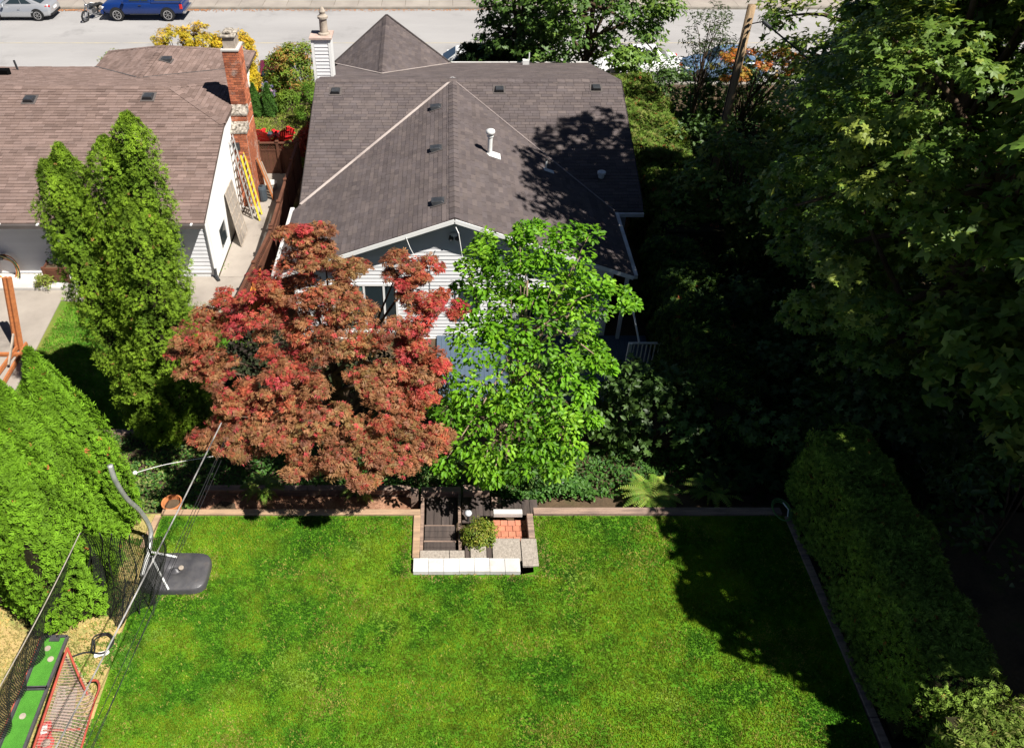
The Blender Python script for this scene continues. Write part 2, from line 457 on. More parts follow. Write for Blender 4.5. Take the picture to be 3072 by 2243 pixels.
# lawn terrace with the stair well cut out
sheet('lawn', [(-6.0, -1), (7.15, -1), (7.15, 11.03), (1.72, 11.03), (1.72, 10.45), (1.72, 9.62), (1.4, 9.55), (-.66, 9.55), (-.66, 11.03), (-6.0, 11.03)], M['lawn'], 3.0)
sheet('dry_ground', [(-16, -1), (-6.0, -1), (-6.0, 11.1), (-16, 11.1)], M['dry_grass'], 2.985)
sheet('mulch_bed', [(-5.6, 11.25), (-.75, 11.25), (-.75, 12.0), (-5.6, 12.05)], M['mulch'], 2.47)
# stair-well floor
sheet('stair_ground', [(-.6, 9.6), (1.75, 9.6), (1.75, 11.0), (-.6, 11.0)], M['soil'], 2.5)

# grass: short tufts over the lawn
def vnoise(x, y, cell):
    g = RNG.uniform(-1, 1, (160, 160)); u, v = (np.asarray(x) + 30) / cell, (np.asarray(y) + 10) / cell
    i, j = np.floor(u).astype(int), np.floor(v).astype(int); fu, fv = u - i, v - j
    fu, fv = fu * fu * (3 - 2 * fu), fv * fv * (3 - 2 * fv); i, j = i % 159, j % 159
    return (g[i, j] * (1 - fu) + g[i + 1, j] * fu) * (1 - fv) + (g[i, j + 1] * (1 - fu) + g[i + 1, j + 1] * fu) * fv
def blades(name, n, x0, x1, y0, y1, z, hgt, cols, keep, label, spread=.03, wid=.012):
    x = RNG.uniform(x0, x1, n); y = RNG.uniform(y0, y1, n)
    k = keep(x, y); x, y = x[k], y[k]; n = len(x)
    big = (vnoise(x, y, 1.6) * .9 + vnoise(x, y, .55) * 1.0 + vnoise(x, y, .2) * .8) * 1.25
    c0 = np.array(cols)
    w = np.clip(.5 + .62 * big + RNG.normal(0, .10, n), 0, 1)[:, None]
    c = c0[0] * (1 - w) + c0[1] * w
    dry = RNG.random(n) < .03 + .35 * np.clip(vnoise(x, y, .9) + .6 * vnoise(x, y, .3) - .15, 0, 1)
    c[dry] = c0[2] * RNG.uniform(.8, 1.2, (dry.sum(), 1))
    V = np.zeros((n, 9, 3)); 
    for b in range(3):
        a = RNG.uniform(0, 6.283, n); h = RNG.uniform(.5, 1.15, n) * hgt; l = RNG.uniform(.3, 1.0, n) * spread
        ox = RNG.normal(0, spread * .6, n); oy = RNG.normal(0, spread * .6, n)
        px, py = -np.sin(a) * wid, np.cos(a) * wid
        V[:, b * 3 + 0] = np.stack([x + ox + px, y + oy + py, np.full(n, z)], 1)
        V[:, b * 3 + 1] = np.stack([x + ox - px, y + oy - py, np.full(n, z)], 1)
        V[:, b * 3 + 2] = np.stack([x + ox + np.cos(a) * l, y + oy + np.sin(a) * l, z + h], 1)
    F = np.arange(n * 9).reshape(-1, 3)
    o = put(name, mesh_np(name, V.reshape(-1, 3), F, np.repeat(c, 3, 0)), M['leaf_matte'])
    return tag(o, label, 'grass', kind='stuff')
well = lambda x, y: ~((x > -.75) & (x < 1.78) & (y > 9.5))
well2 = lambda x, y: ~((x > -.66) & (x < 1.85) & (y > 9.56)) & ~((x > -.7) & (y > 9.9) & (x < 1.8))
blades('lawn_grass', 104000, -5.95, 7.1, 5.2, 11.0, 3.0, .035, [(.036, .116, .005), (.142, .222, .010), (.26, .25, .05)], well, 'short mown green grass covering the raised back lawn')
blades('clover_weeds', 5200, -6.75, -5.6, 5.0, 10.4, 2.99, .05, [(.06, .17, .015), (.12, .25, .03), (.33, .27, .10)], lambda x, y: (np.sin(x * 5 + y * 3.1) + np.sin(y * 4.3 - x * 2) > .5) , 'green weeds and clover tufts on the bare strip beside the lawn', .05, .02)
blades('dry_grass_tufts', 15000, -13, -6.1, 5.0, 10.8, 2.985, .05, [(.30, .25, .09), (.16, .20, .04), (.46, .31, .12)], lambda x, y: x < 99, 'dry straw coloured grass at the left of the netting', .05, .014)
blades('yard_grass_tufts', 24000, -12.5, -6.2, 15.4, 21.6, .815, .06, [(.07, .20, .012), (.12, .26, .02), (.22, .24, .05)], lambda x, y: x > -12.35, 'lush green grass of the neighbour\'s back yard beside the patio', .05, .018)
blades('front_grass_tufts', 9000, -9, -4.5, 31.3, 38.5, .80, .06, [(.16, .22, .03), (.24, .24, .06), (.30, .27, .09)], lambda x, y: y < 37.5, 'sunlit yellowing grass between the two houses', .05, .02)

_b = at(530, 1722, Z=3.0)
blades('worn_turf', 9000, -6.0, 2.1, 8.6, 11.0, 3.0, .03, [(.30, .22, .09), (.18, .19, .04), (.38, .27, .12)], lambda x, y: ((np.maximum(abs(x - _b.x) / .74, abs(y - _b.y) / .54) > .84) & (np.maximum(abs(x - _b.x) / .74, abs(y - _b.y) / .54) < 1.0 + .12 * np.sin(x * 9 + y * 7))) | ((x > -.9) & (x < 2.05) & (y > 9.42 + .06 * np.sin(x * 8)) & well2(x, y)), 'dry worn grass rim around the hoop base and the pavers', .03, .012)
# ================================================================== ROOF SHINGLES
def shingle_plane(A, u, v, poly, expo, tab, cols, store, jitter=.12, thick=.012):
    """A origin, u along the courses, v up the slope; poly in (u, v) coordinates (convex)."""
    A, u, v = Vector(A), Vector(u).normalized(), Vector(v).normalized()
    nrm = u.cross(v).normalized()
    if nrm.z < 0: nrm = -nrm
    def lim(t):
        xs = []
        for (a, b), (c, d) in zip(poly, poly[1:] + poly[:1]):
            if (b - t) * (d - t) <= 0 and b != d:
                xs.append(a + (c - a) * (t - b) / (d - b))
        return (min(xs), max(xs)) if len(xs) >= 2 else None
    v0, v1 = min(p[1] for p in poly), max(p[1] for p in poly)
    t = v0; row = 0
    while t < v1 - .02:
        t2 = min(t + expo, v1)
        a, b = lim(t + 1e-4), lim(t2 - 1e-4)
        if a and b:
            x = min(a[0], b[0]) - random.uniform(0, tab)
            rc = random.uniform(.92, 1.06)
            while x < max(a[1], b[1]):
                w = tab * random.uniform(1 - jitter * 3, 1 + jitter * 3)
                g = .004
                bl, br = max(x + g, a[0]), min(x + w - g, a[1])
                tl, tr = max(x + g, b[0]), min(x + w - g, b[1])
                if br - bl > -.3 and tr - tl > -.3 and (br - bl > .01 or tr - tl > .01):
                    br = max(br, bl + .002) if br < bl else br
                    tr = max(tr, tl + .002) if tr < tl else tr
                    th = thick * random.uniform(.7, 1.6)
                    P = lambda s, q, h: A + u * s + v * q + nrm * h
                    vs = [P(bl, t, th + .006), P(br, t, th + .006), P(tr, t2, .006), P(tl, t2, .006), P(bl, t, -.004), P(br, t, -.004), P(tr, t2, -.004), P(tl, t2, -.004)]
                    c = random.choice(cols); k = rc * random.uniform(.92, 1.08)
                    store.append((vs, tuple(q * k for q in c)))
                x += w
        t = t2; row += 1
SH_F = [[0, 1, 2, 3], [0, 4, 5, 1], [1, 5, 6, 2], [3, 7, 4, 0]]
def lay_shingles(store, roof, m, nbig=300, weight=None):
    key = [(sum(vs[:4], Vector()) / 4 - Vector(CAMP)).length for vs, c in store]
    if weight: key = [k_ + weight(sum(vs[:4], Vector()) / 4) for k_, (vs, c) in zip(key, store)]
    order = np.argsort(key)
    org = ORG[roof.name]
    for i in order[:nbig]:
        vs, c = store[i]
        mb = MB(); mb._add(vs, SH_F, c)
        mb.build('shingle', m, roof, colors=True)
    mb = MB()
    for i in order[nbig:]:
        mb._add(store[i][0], SH_F, store[i][1])
    tag(mb.build('shingle_field', m, roof, colors=True), kind='stuff')
def plane3(p, q, r):                         # z = a + b x + c y through three points
    n = (Vector(q) - Vector(p)).cross(Vector(r) - Vector(p))
    b, c = -n.x / n.z, -n.y / n.z
    return (p[2] - b * p[0] - c * p[1], b, c)
def roof_face(pts, udir, store, cols, expo, tab, **k):
    """shingle a 3-D planar polygon; udir = horizontal course direction"""
    pts = [Vector(p) for p in pts]
    n = (pts[1] - pts[0]).cross(pts[2] - pts[0]).normalized()
    if n.z < 0: n = -n
    u = Vector(udir).normalized(); v = n.cross(u).normalized()
    if v.z < 0: v = -v
    A = min(pts, key=lambda p: p.z)
    shingle_plane(A, u, v, [((p - A).dot(u), (p - A).dot(v)) for p in pts], expo, tab, cols, store, **k)
def siding_wall(parent, x0, x1, Y, z0, ztop, expo, m, ymin=None):
    """clapboards on a wall facing -Y; ztop(x) may be a function (gable)"""
    z = z0
    peak = max(ztop(x0 + (x1 - x0) * i / 200) for i in range(201))
    while z < peak - .03:
        z2 = min(z + expo, peak)
        sel = [x0 + (x1 - x0) * i / 200 for i in range(201) if ztop(x0 + (x1 - x0) * i / 200) > z + .01]
        sel2 = [x0 + (x1 - x0) * i / 200 for i in range(201) if ztop(x0 + (x1 - x0) * i / 200) > z2 - .005]
        if sel:
            a, b = min(sel), max(sel); c, d = (min(sel2), max(sel2)) if sel2 else ((a + b) / 2 - .01, (a + b) / 2 + .01)
            mb = MB()
            mb._add([(a, Y - .026, z), (b, Y - .026, z), (d, Y - .006, z2 + .008), (c, Y - .006, z2 + .008), (a, Y, z), (b, Y, z), (d, Y, z2 + .008), (c, Y, z2 + .008)],
                    [[0, 1, 2, 3], [0, 4, 5, 1], [1, 5, 6, 2], [3, 7, 4, 0]])
            mb.build('siding_board', m, parent)
        z += expo
def window(parent, x0, x1, Y, z0, z1, mull=(), pane='glass'):
    """window in a wall facing -Y: frame, panes, sill"""
    mb = MB(); t = .07
    mb.span((x0 - t, Y - .07, z1), (x1 + t, Y + .02, z1 + t)).span((x0 - t, Y - .07, z0 - t), (x1 + t, Y + .02, z0))
    mb.span((x0 - t, Y - .068, z0), (x0, Y + .02, z1)).span((x1, Y - .068, z0), (x1 + t, Y + .02, z1))
    for q in mull: mb.span((q - .03, Y - .066, z0), (q + .03, Y + .02, z1))
    w = mb.build('window', M['trim_white'], parent)
    edges = [x0] + list(mull) + [x1]
    for i, (a, b) in enumerate(zip(edges, edges[1:])):
        MB().span((a, Y - .045, z0), (b, Y - .03, z1)).build('pane', M[pane if i == 0 else 'glass'], w)
    MB().span((x0 - .12, Y - .11, z0 - .12), (x1 + .12, Y - .02, z0 - .072)).build('sill', M['trim_white'], w)
    return w
def roof_vent(parent, p, nrm, down, s=.32):
    """low black louvre vent lying on a slope"""
    n = Vector(nrm).normalized(); d = Vector(down).normalized(); d = (d - n * d.dot(n)).normalized(); u = n.cross(d)
    P = lambda a, b, h: p + u * a * s + d * b * s + n * h * s
    mb = MB()
    mb._add([P(-.5, -.6, 0), P(.5, -.6, 0), P(.5, .5, 0), P(-.5, .5, 0), P(-.4, -.42, .2), P(.4, -.42, .2), P(.42, .5, .42), P(-.42, .5, .42), P(-.44, .52, .3), P(.44, .52, .3)],
            [[4, 5, 6, 7], [0, 1, 5, 4], [1, 2, 9, 6, 5], [3, 0, 4, 7, 8], [7, 6, 9, 8], [8, 9, 2, 3]])
    v = mb.build('roof_vent', M['vent_black'], parent, bevel=.01)
    f = MB(); f._add([P(-.7, -.75, .02), P(.7, -.75, .02), P(.7, .7, .02), P(-.7, .7, .02)], [[0, 1, 2, 3]])
    f.build('flange', M['gutter_dark'], v)
    return v
def brick_stack(parent, x0, x1, y0, y1, z0, z1, brick_l=.235, course=.086):
    """each course as bricks proud of the mortar core, on the faces turned to the yard (-Y) and the path (+X)"""
    z = z0; row = 0; made = []
    while z < z1 - .02:
        h = min(course, z1 - z) - .018
        off = (row % 2) * brick_l / 2
        x = x0 - off
        while x < x1:
            a, b = max(x, x0) + .008, min(x + brick_l, x1) - .008
            if b - a > .03: MB().span((a, y0 - random.uniform(.010, .018), z), (b, y0 + .05, z + h)).build('brick', M['brick'], parent)
            x += brick_l
        y = y0 - (brick_l / 2 - off)
        while y < y1:
            a, b = max(y, y0) + .008, min(y + brick_l, y1) - .008
            if b - a > .03: made.append(((x1 - .05, a, z), (x1 + random.uniform(.010, .018), b, z + h)))
            y += brick_l
        z += course; row += 1
    return made

# ================================================================== MAIN HOUSE (grey shingle roof, white siding)
RX, RZ, RY = .22, 5.18, 29.3                 # cross-gable ridge x, ridge height, main ridge Y
GY, XL, XR = 19.5, -4.9, 5.36                # rake plane of the rear gable, its two eaves
SL, SM, SF = .36, .30, .28                   # slopes: cross gable, main rear, main front
ML, MR, MEY, MFY = -4.72, 6.3, 23.2, 36.5
main = thing('house', (0.2, 27, .75), 'house with dark grey shingle roof and white siding, rear gable facing the lawn', 'house')
zc = lambda x: RZ - SL * abs(x - RX)
zm = lambda y: RZ - SM * (RY - y) if y < RY else RZ - SF * (y - RY)
vL, vR = RY - (RX - XL) * SL / SM, RY - (XR - RX) * SL / SM
c3 = lambda x, y: Vector((x, y, zc(x)))
m3 = lambda x, y: Vector((x, y, zm(y)))
faces = {
    'cl': ([c3(XL, GY), c3(RX, GY), c3(RX, RY), c3(XL, vL)], (0, 1, 0)),
    'cr': ([c3(RX, GY), c3(XR, GY), c3(XR, vR), c3(RX, RY)], (0, 1, 0)),
    'ml': ([m3(ML, RY - (RX - ML) * SL / SM), m3(RX, RY), m3(ML, RY)], (1, 0, 0)),
    'mr': ([m3(XR, vR), m3(MR, vR), m3(MR, RY), m3(RX, RY)], (1, 0, 0)),
    'mf': ([m3(ML, RY), m3(MR, RY), m3(MR, MFY), m3(ML, MFY)], (1, 0, 0)),
}
# front wing with its ridge carried out to a point over the street side
pr0, pr1 = Vector((-2.5, 31.4, zm(31.4))), None
pr0.z = zm(31.4); pr1 = at(1160, 47, Z=pr0.z); pr0.x = at(1145, 222, Y=31.4).x
pl, pq = m3(at(1002, 198, Y=36.2).x, 36.2), m3(at(1352, 187, Y=36.2).x, 36.2)
faces['wl'] = ([pl, pr0, pr1], (pr1 - pr0))
faces['wr'] = ([pq, pr0, pr1], (pr1 - pr0))
deck = MB()
for k, (pts, u) in faces.items(): deck.slab([p + Vector((0, 0, -.012)) for p in pts], .10)
mroof = deck.build('roof', M['roof_felt_grey'], main)
greys = [(.120, .098, .095), (.108, .089, .087), (.130, .106, .101), (.114, .095, .095), (.103, .085, .085)]
st = []
for k, (pts, u) in faces.items(): roof_face(pts, u, st, greys, .145, .30, thick=.009)
lay_shingles(st, mroof, M['shingle_grey'])
# ridge caps: overlapping pieces
def ridge_caps(a, b, sl1, sl2, side, roof, m, cols, L=.30, w=.15):
    a, b = Vector(a), Vector(b); d = (b - a).normalized(); n = int((b - a).length / L)
    s = Vector(side).normalized()
    for i in range(n):
        p = a + d * i * L; q = p + d * (L + .03)
        up0, up1 = Vector((0, 0, .034)), Vector((0, 0, .022))
        cc_ = random.choice(cols); kk_ = random.uniform(.85, 1.08); mb = MB()
        mb._add([p + up0, q + up1, q + s * w + Vector((0, 0, -sl1 * w)) + up1, p + s * w + Vector((0, 0, -sl1 * w)) + up0, q - s * w + Vector((0, 0, -sl2 * w)) + up1, p - s * w + Vector((0, 0, -sl2 * w)) + up0],
                [[0, 1, 2, 3], [0, 5, 4, 1]], tuple(c * kk_ for c in cc_))
        mb.build('ridge_cap', m, roof, colors=True)
ridge_caps((ML, RY, RZ), (MR, RY, RZ), SF, SM, (0, 1, 0), mroof, M['shingle_grey'], greys)
ridge_caps((RX, GY, RZ), (RX, RY, RZ), SL, SL, (1, 0, 0), mroof, M['shingle_grey'], greys)
ridge_caps(pr0, pr1, .5, .5, (1, 0, 0), mroof, M['shingle_grey'], greys)
# valleys
for x, y in ((ML + .02, RY - (RX - ML - .02) * SL / SM), (XR, vR)):
    MB().beam(Vector((x, y, zc(x) + .028)), Vector((RX + (.12 if x > RX else -.12), RY - .12, zc(RX + .12) + .028)), .10 if x < RX else .055, .012).build('valley_flashing', M['flashing' if x < RX else 'flashing_dark'], mroof)
# wing edge trims
for e in (pl, pq): MB().beam(e + Vector((0, 0, .02)), pr1 + Vector((0, 0, .03)), .09, .05).build('rake_trim', M['roof_felt_grey'], mroof)
for e in (pl, pq): MB().beam(e + Vector((0, 0, .03)), pr0 + Vector((0, 0, .04)), .08, .012).build('valley_flashing', M['flashing'], mroof)
# fascias and gutters
for xe in (XL, XR):
    MB().beam((RX, GY - .012, RZ - .08), (xe, GY - .012, zc(xe) - .08), .03, .12).build('fascia', M['trim_white'], main)
MB().span((XL - .13, GY + .05, zc(XL) - .15), (XL - .005, vL + .25, zc(XL) - .02)).build('gutter', M['gutter'], main)
MB().span((XR + .005, GY + .05, zc(XR) - .15), (XR + .13, vR + .05, zc(XR) - .02)).build('gutter', M['gutter'], main)
MB().span((XR + .1, vR - .1, zm(vR) - .15), (MR, vR - .003, zm(vR) - .03)).build('gutter', M['gutter'], main)
MB().span((-.6, MFY + .003, zm(MFY) - .10), (MR, MFY + .11, zm(MFY) + .02)).build('gutter', M['gutter'], main)
for x in (ML - .012, MR + .012):
    MB().beam((x, RY, RZ - .06), (x, MEY + .25, zm(MEY + .25) - .06), .024, .15).build('fascia', M['roof_felt_grey'], main)
# walls
WY = GY + .42
body = MB()
def gable_prism(mb, x0, x1, y0, y1, z0, top):
    n = 3
    xs_ = sorted({x0, x1, min(max(RX, x0), x1)})
    for a, b in zip(xs_, xs_[1:]):
        mb._add([(a, y0, z0), (b, y0, z0), (b, y0, top(b)), (a, y0, top(a)), (a, y1, z0), (b, y1, z0), (b, y1, top(b)), (a, y1, top(a))],
                [[0, 1, 2, 3], [5, 4, 7, 6], [0, 3, 7, 4], [1, 5, 6, 2]])
gable_prism(body, XL + .45, XR - .55, WY + .02, 30, .7, lambda x: zc(x) - .14)
body.span((ML + .2, 23.9, .7), (MR - .35, 36.0, 3.15))
body.span((pl.x + .3, 35.5, .5), (pq.x - .3, 37.2, 3.0))
wall = body.build('wall', M['siding'], main)
siding_wall(wall, XL + .45, XR - .55, WY, .8, lambda x: zc(x) - .13, .128, M['siding'])
for x in (XL + .45, XR - .55):
    MB().span((x - .05, WY - .045, .75), (x + .05, WY + .06, zc(x) - .14)).build('corner_board', M['trim_white'], wall)
window(main, -3.35, -1.52, WY, 1.12, 2.72, (-2.45, -1.86), 'glass_green')
window(main, .34, .98, WY, 1.7, 2.62, ())
window(main, 2.3, 3.1, WY, 1.55, 2.62, (2.7,))
MB().span((-3.5, WY - .09, .62), (2.6, WY - .03, .78)).build('ledge', M['trim_white'], main)
lamp = MB().span((RX - .1, WY - .16, 4.45), (RX + .08, WY - .03, 4.55)).build('floodlight', M['trim_white'], main)
MB().lathe([(.05, 0), (.075, -.1), (.06, -.12)], (RX - .1, WY - .14, 4.46), 10).lathe([(.05, 0), (.075, -.1), (.06, -.12)], (RX + .08, WY - .14, 4.46), 10).build('bulb_holder', M['vent_black'], lamp)
# vents and pipes
a, b, c = plane3(*faces['cl'][0][:3]); nrm = Vector((-b, -c, 1))
for px, py in ((1308, 317), (1309, 441), (1315, 600)):
    roof_vent(main, on_plane(px, py + 8, a, b, c) + nrm.normalized() * .02, nrm, (-1, 0, -.4))
a, b, c = RZ - SM * RY, 0, SM; nrm = Vector((-b, -c, 1))
for px, py in ((1007, 270), (1498, 265), (1788, 260)):
    roof_vent(main, on_plane(px, py + 6, a, b, c) + nrm.normalized() * .02, nrm, (0, -1, -.3))
p = on_plane(1803, 532, a, b, c)
mb = MB().lathe([(.10, 0), (.10, .12), (.14, .13), (.14, .2), (.02, .24)], p, 12); mb.build('exhaust_cap', M['metal_white'], main)
a, b, c = plane3(*faces['cr'][0][:3]); nrm = Vector((-b, -c, 1)).normalized()
p = on_plane(1469, 462, a, b, c)
f = MB().lathe([(.15, -.02), (.13, .03), (.075, .06), (.075, .62)], p, 16).build('flue_pipe', M['metal_white'], main, smooth=False)
MB().lathe([(.07, .56), (.11, .6), (.075, .63), (.075, .66), (.13, .68), (.15, .74), (.13, .80), (.05, .83), (.01, .835)], p, 18).build('flue_cap', M['metal_white'], f, smooth=True)
u = Vector((0, 1, 0)); d = nrm.cross(u).normalized(); d = d if d.z < 0 else -d
MB().slab([p + d * s * .26 + u * t * .2 + nrm * .03 + d * .1 for s, t in ((-.6, -1), (1, -1), (1, 1), (-.6, 1))], .012).build('flashing', M['metal_white'], f)
p = on_plane(1637, 511, a, b, c)
f = MB().lathe([(.06, -.02), (.05, .03), (.033, .05), (.033, .34)], p, 12).build('vent_pipe', M['metal_white'], main)
MB().lathe([(.036, .34), (.036, .40)], p, 12).build('pipe_end', M['vent_black'], f)
MB().slab([p + d * s * .2 + u * t * .1 + nrm * .03 for s, t in ((-.4, -1), (1.4, -1), (1.4, 1), (-.4, 1))], .012).build('flashing', M['metal_white'], f)
p = on_plane(1577, 195, RZ + SF * RY, 0, -SF)
f = MB().span(p + Vector((-.14, -.1, 0)), p + Vector((.14, .1, .22))).build('vent_box', M['metal_white'], main)
MB().tube([p + Vector((.13, .0, .2)), p + Vector((.13, 0, .52))], .025, 8).build('vent_pipe', M['metal_white'], f)
# white siding chimney with round flue
cy0, cy1 = 30.45, 31.15; cxa, cxb = at(942, 200, Y=cy0).x, at(997, 200, Y=cy0).x
zt = at(960, 118, Y=cy0).z
ch = MB().span((cxa, cy0, 3.2), (cxb, cy1, zt)).build('chimney', M['trim_white'], main)
z = zm(cy0) - .05
while z < zt - .1:
    MB()._add([(cxa + .09, cy0 - .03, z), (cxb - .09, cy0 - .03, z), (cxb - .09, cy0 - .008, z + .13), (cxa + .09, cy0 - .008, z + .13), (cxa + .09, cy0, z), (cxb - .09, cy0, z)],
              [[0, 1, 2, 3], [0, 4, 5, 1], [1, 5, 2], [0, 3, 4]]).build('siding_board', M['siding'], ch)
    z += .128
for x in (cxa, cxb): MB().span((x - .02 if x == cxa else x - .08, cy0 - .035, 4.2), (x + .08 if x == cxa else x + .02, cy0 + .05, zt)).build('corner_board', M['trim_white'], ch)
MB().span((cxa - .07, cy0 - .09, zt), (cxb + .07, cy1 + .07, zt + .06)).build('cap', M['cap_stone'], ch)
fc = Vector(((cxa + cxb) / 2 + .1, (cy0 + cy1) / 2, zt + .06))
MB().lathe([(.22, 0), (.21, .06), (.15, .09), (.14, .55), (.19, .57), (.19, .64), (.13, .68), (.10, .72), (.12, .80), (.06, .92), (.01, .97)], fc, 16).build('flue', M['grey_wood'], ch)
# wires fixed to the gable
apx = Vector((RX + .03, GY - .03, RZ - .25))
tag(MB().tube([apx, at(1376, 700, Y=19.3), at(1387, 770, Y=19.2), at(1400, 840, Y=19.1)], .012, 6).build('service_cable', M['cable_white']), 'thin white cable dropping from the peak of the grey house gable', 'cable')
tag(MB().tube([at(1218, 712, Y=GY - .03), at(1231, 745, Y=19.3), at(1246, 772, Y=19.2)], .008, 5).build('guy_wire', M['cable_white']), 'short thin wire hanging below the left slope of the gable', 'wire')

# deck with railing on the shaded side
dk = thing('deck', (4.2, 18.6, .7), 'blue grey painted deck in shade behind the rear gable of the grey house', 'deck')
x = -.3
while x < 6.0:
    MB().span((x, 16.9, .82), (x + .135, WY - .05, .86)).build('deck_board', M['deck_blue'], dk); x += .14
MB().span((-.3, 16.92, .3), (6.0, 17.0, .815)).build('rim_board', M['trim_white'], dk)
for px, yy in ((5.25, 19.75), (5.25, 18.2)):
    MB().span((px - .05, yy - .05, .86), (px + .05, yy + .05, zc(XR) - .2 if yy > 19 else 1.9)).build('post', M['trim_white'], dk)
for z in (.98, 1.85): MB().span((5.3, 18.2, z), (6.2, 18.25, z + .05)).build('rail', M['trim_white'], dk)
for i in range(7): MB().span((5.36 + i * .12, 18.21, 1.0), (5.39 + i * .12, 18.24, 1.85)).build('baluster', M['trim_white'], dk)
MB().beam((5.2, 19.4, 3.1), (5.5, 18.2, 1.9), .04, .04).build('brace', M['trim_white'], dk)

# ================================================================== NEIGHBOUR'S HOUSE (brown roof)
nb = thing('house', (-14, 28, .8), 'house with brown shingle roof and white end wall beside the brick chimney', 'house')
NY0, NZ0, NRY, NRZ, NFY = 22.37, 3.34, 29.05, 5.01, 35.4
NX, NXL, NRX, CX, CZ = -7.6, -24.0, -9.92, -7.72, 4.51
CY0, CY1 = 27.05, 31.05
nf = lambda y: NRZ - .2555 * (y - NRY)
N3 = lambda x, y, z: Vector((x, y, z))
NF = {
    'rear': ([N3(NXL, NY0, NZ0), N3(NX, NY0, NZ0), N3(CX, CY0, CZ), N3(NRX, NRY, NRZ), N3(NXL, NRY, NRZ)], (1, 0, 0)),
    'clip': ([N3(CX, CY0, CZ), N3(CX, CY1, CZ), N3(NRX, NRY, NRZ)], (0, 1, 0)),
    'front': ([N3(NXL, NFY, nf(NFY)), N3(-8.65, NFY, nf(NFY)), N3(CX, CY1, nf(CY1)), N3(NRX, NRY, NRZ), N3(NXL, NRY, NRZ)], (1, 0, 0)),
}
h0, h1 = N3(-12.0, 31.6, nf(31.6)), N3(-12.0, 35.2, nf(31.6))
wl, wr, fl, fr = N3(-15.2, 35.4, nf(35.4)), N3(-8.6, 35.4, nf(35.4)), N3(-15.2, 37.3, nf(35.4)), N3(-8.6, 37.3, nf(35.4))
NF['wl'] = ([wl, h0, h1, fl], (0, 1, 0))
NF['wr'] = ([wr, fr, h1, h0], (0, 1, 0))
NF['wf'] = ([fl, fr, h1], (1, 0, 0))
deck = MB()
for k, (pts, u) in NF.items(): deck.slab([p + Vector((0, 0, -.012)) for p in pts], .10)
nroof = deck.build('roof', M['roof_felt_brown'], nb)
browns = [(.205, .145, .126), (.185, .130, .112), (.225, .160, .140), (.168, .118, .102), (.212, .152, .134)]
st = []
for k, (pts, u) in NF.items(): roof_face(pts, u, st, browns, .15, .33, thick=.016)
lay_shingles(st, nroof, M['shingle_brown'], weight=lambda p: 0 if p.x > -19 else 30)
ridge_caps((NXL + 6, NRY, NRZ), (NRX, NRY, NRZ), .2555, .25, (0, 1, 0), nroof, M['shingle_brown'], browns, .3, .14)
def hip_caps(a, b, roof, m, cols):
    a, b = Vector(a), Vector(b); d = b - a; s = Vector((d.y, -d.x, 0)).normalized()
    ridge_caps(a, b, .16, .16, s, roof, m, cols, .3, .13)
hip_caps(N3(CX, CY0, CZ), N3(NRX, NRY, NRZ), nroof, M['shingle_brown'], browns)
hip_caps(N3(CX, CY1, CZ), N3(NRX, NRY, NRZ), nroof, M['shingle_brown'], browns)
hip_caps(h0, h1, nroof, M['shingle_brown'], browns)
hip_caps(fl, h1, nroof, M['shingle_brown'], browns); hip_caps(fr, h1, nroof, M['shingle_brown'], browns)
for a_, b_ in ((wl, h0), (wr, h0)): MB().beam(a_ + Vector((0, 0, .03)), b_ + Vector((0, 0, .03)), .07, .015).build('valley_flashing', M['gutter_dark'], nroof)
MB().span((NXL, NY0 - .12, NZ0 - .13), (NX + .02, NY0 - .003, NZ0 - .01)).build('gutter', M['gutter_dark'], nb)
for i in range(9):
    x = -17.6 + i * 1.2
    MB().span((x, NY0 - .125, NZ0 - .015), (x + .06, NY0 + .05, NZ0 + .012)).build('gutter_strap', M['trim_white'], nb)
NWY, NWX = 23.17, -7.78
body = MB()
prof = [(NWY, .8), (30.5, .8), (30.5, CZ - .12), (CY0, CZ - .12), (NWY, NZ0 + .25 * .8 - .13)]
n_ = len(prof)
body._add([(NWX, y, z) for y, z in prof] + [(NXL + .3, y, z) for y, z in prof], [list(range(n_))[::-1], list(range(n_, 2 * n_))] + [[i, i + n_, (i + 1) % n_ + n_, (i + 1) % n_] for i in range(n_)])
body.span((-15.0, 34.5, .6), (-8.95, 37.1, 3.2)).span((NXL + .3, 30.4, .6), (-9.0, 35.0, 3.3))
nwall = body.build('wall', M['stucco'], nb)
siding_wall(nwall, -19.0, NWX - .1, NWY - .004, .98, lambda x: 3.40, .15, M['siding'])
MB().span((NWX - .1, NWY - .06, .82), (NWX + .02, NWY + .08, 3.36)).build('corner_board', M['trim_white'], nwall)
sp = MB().tube([(NWX - .02, NWY - .3, 3.2), (NWX - .02, NWY - .08, 2.95), (NWX - .02, NWY - .08, 1.15)], .04, 8).build('downspout', M['trim_white'], nb)
MB().tube([(NWX - .02, NWY - .08, 1.2), (NWX - .02, NWY - .12, .95), (NWX + .12, NWY - .35, .88)], .055, 8).build('downspout_end', M['vent_black'], sp)
window(nb, -9.35, -8.75, NWY, 2.1, 3.05, (), 'glass')
vb = MB().span((-12.55, NWY - .05, 1.08), (-12.3, NWY - .03, 1.22)).build('crawlspace_vent', M['vent_black'], nb)
MB().span((-12.6, NWY - .045, 1.04), (-12.25, NWY - .028, 1.26)).build('vent_frame', M['trim_white'], vb)
apr = MB().span((-19, 22.3, .86), (-9.2, NWY - .03, .95)).build('apron', M['concrete_pale'], nb)
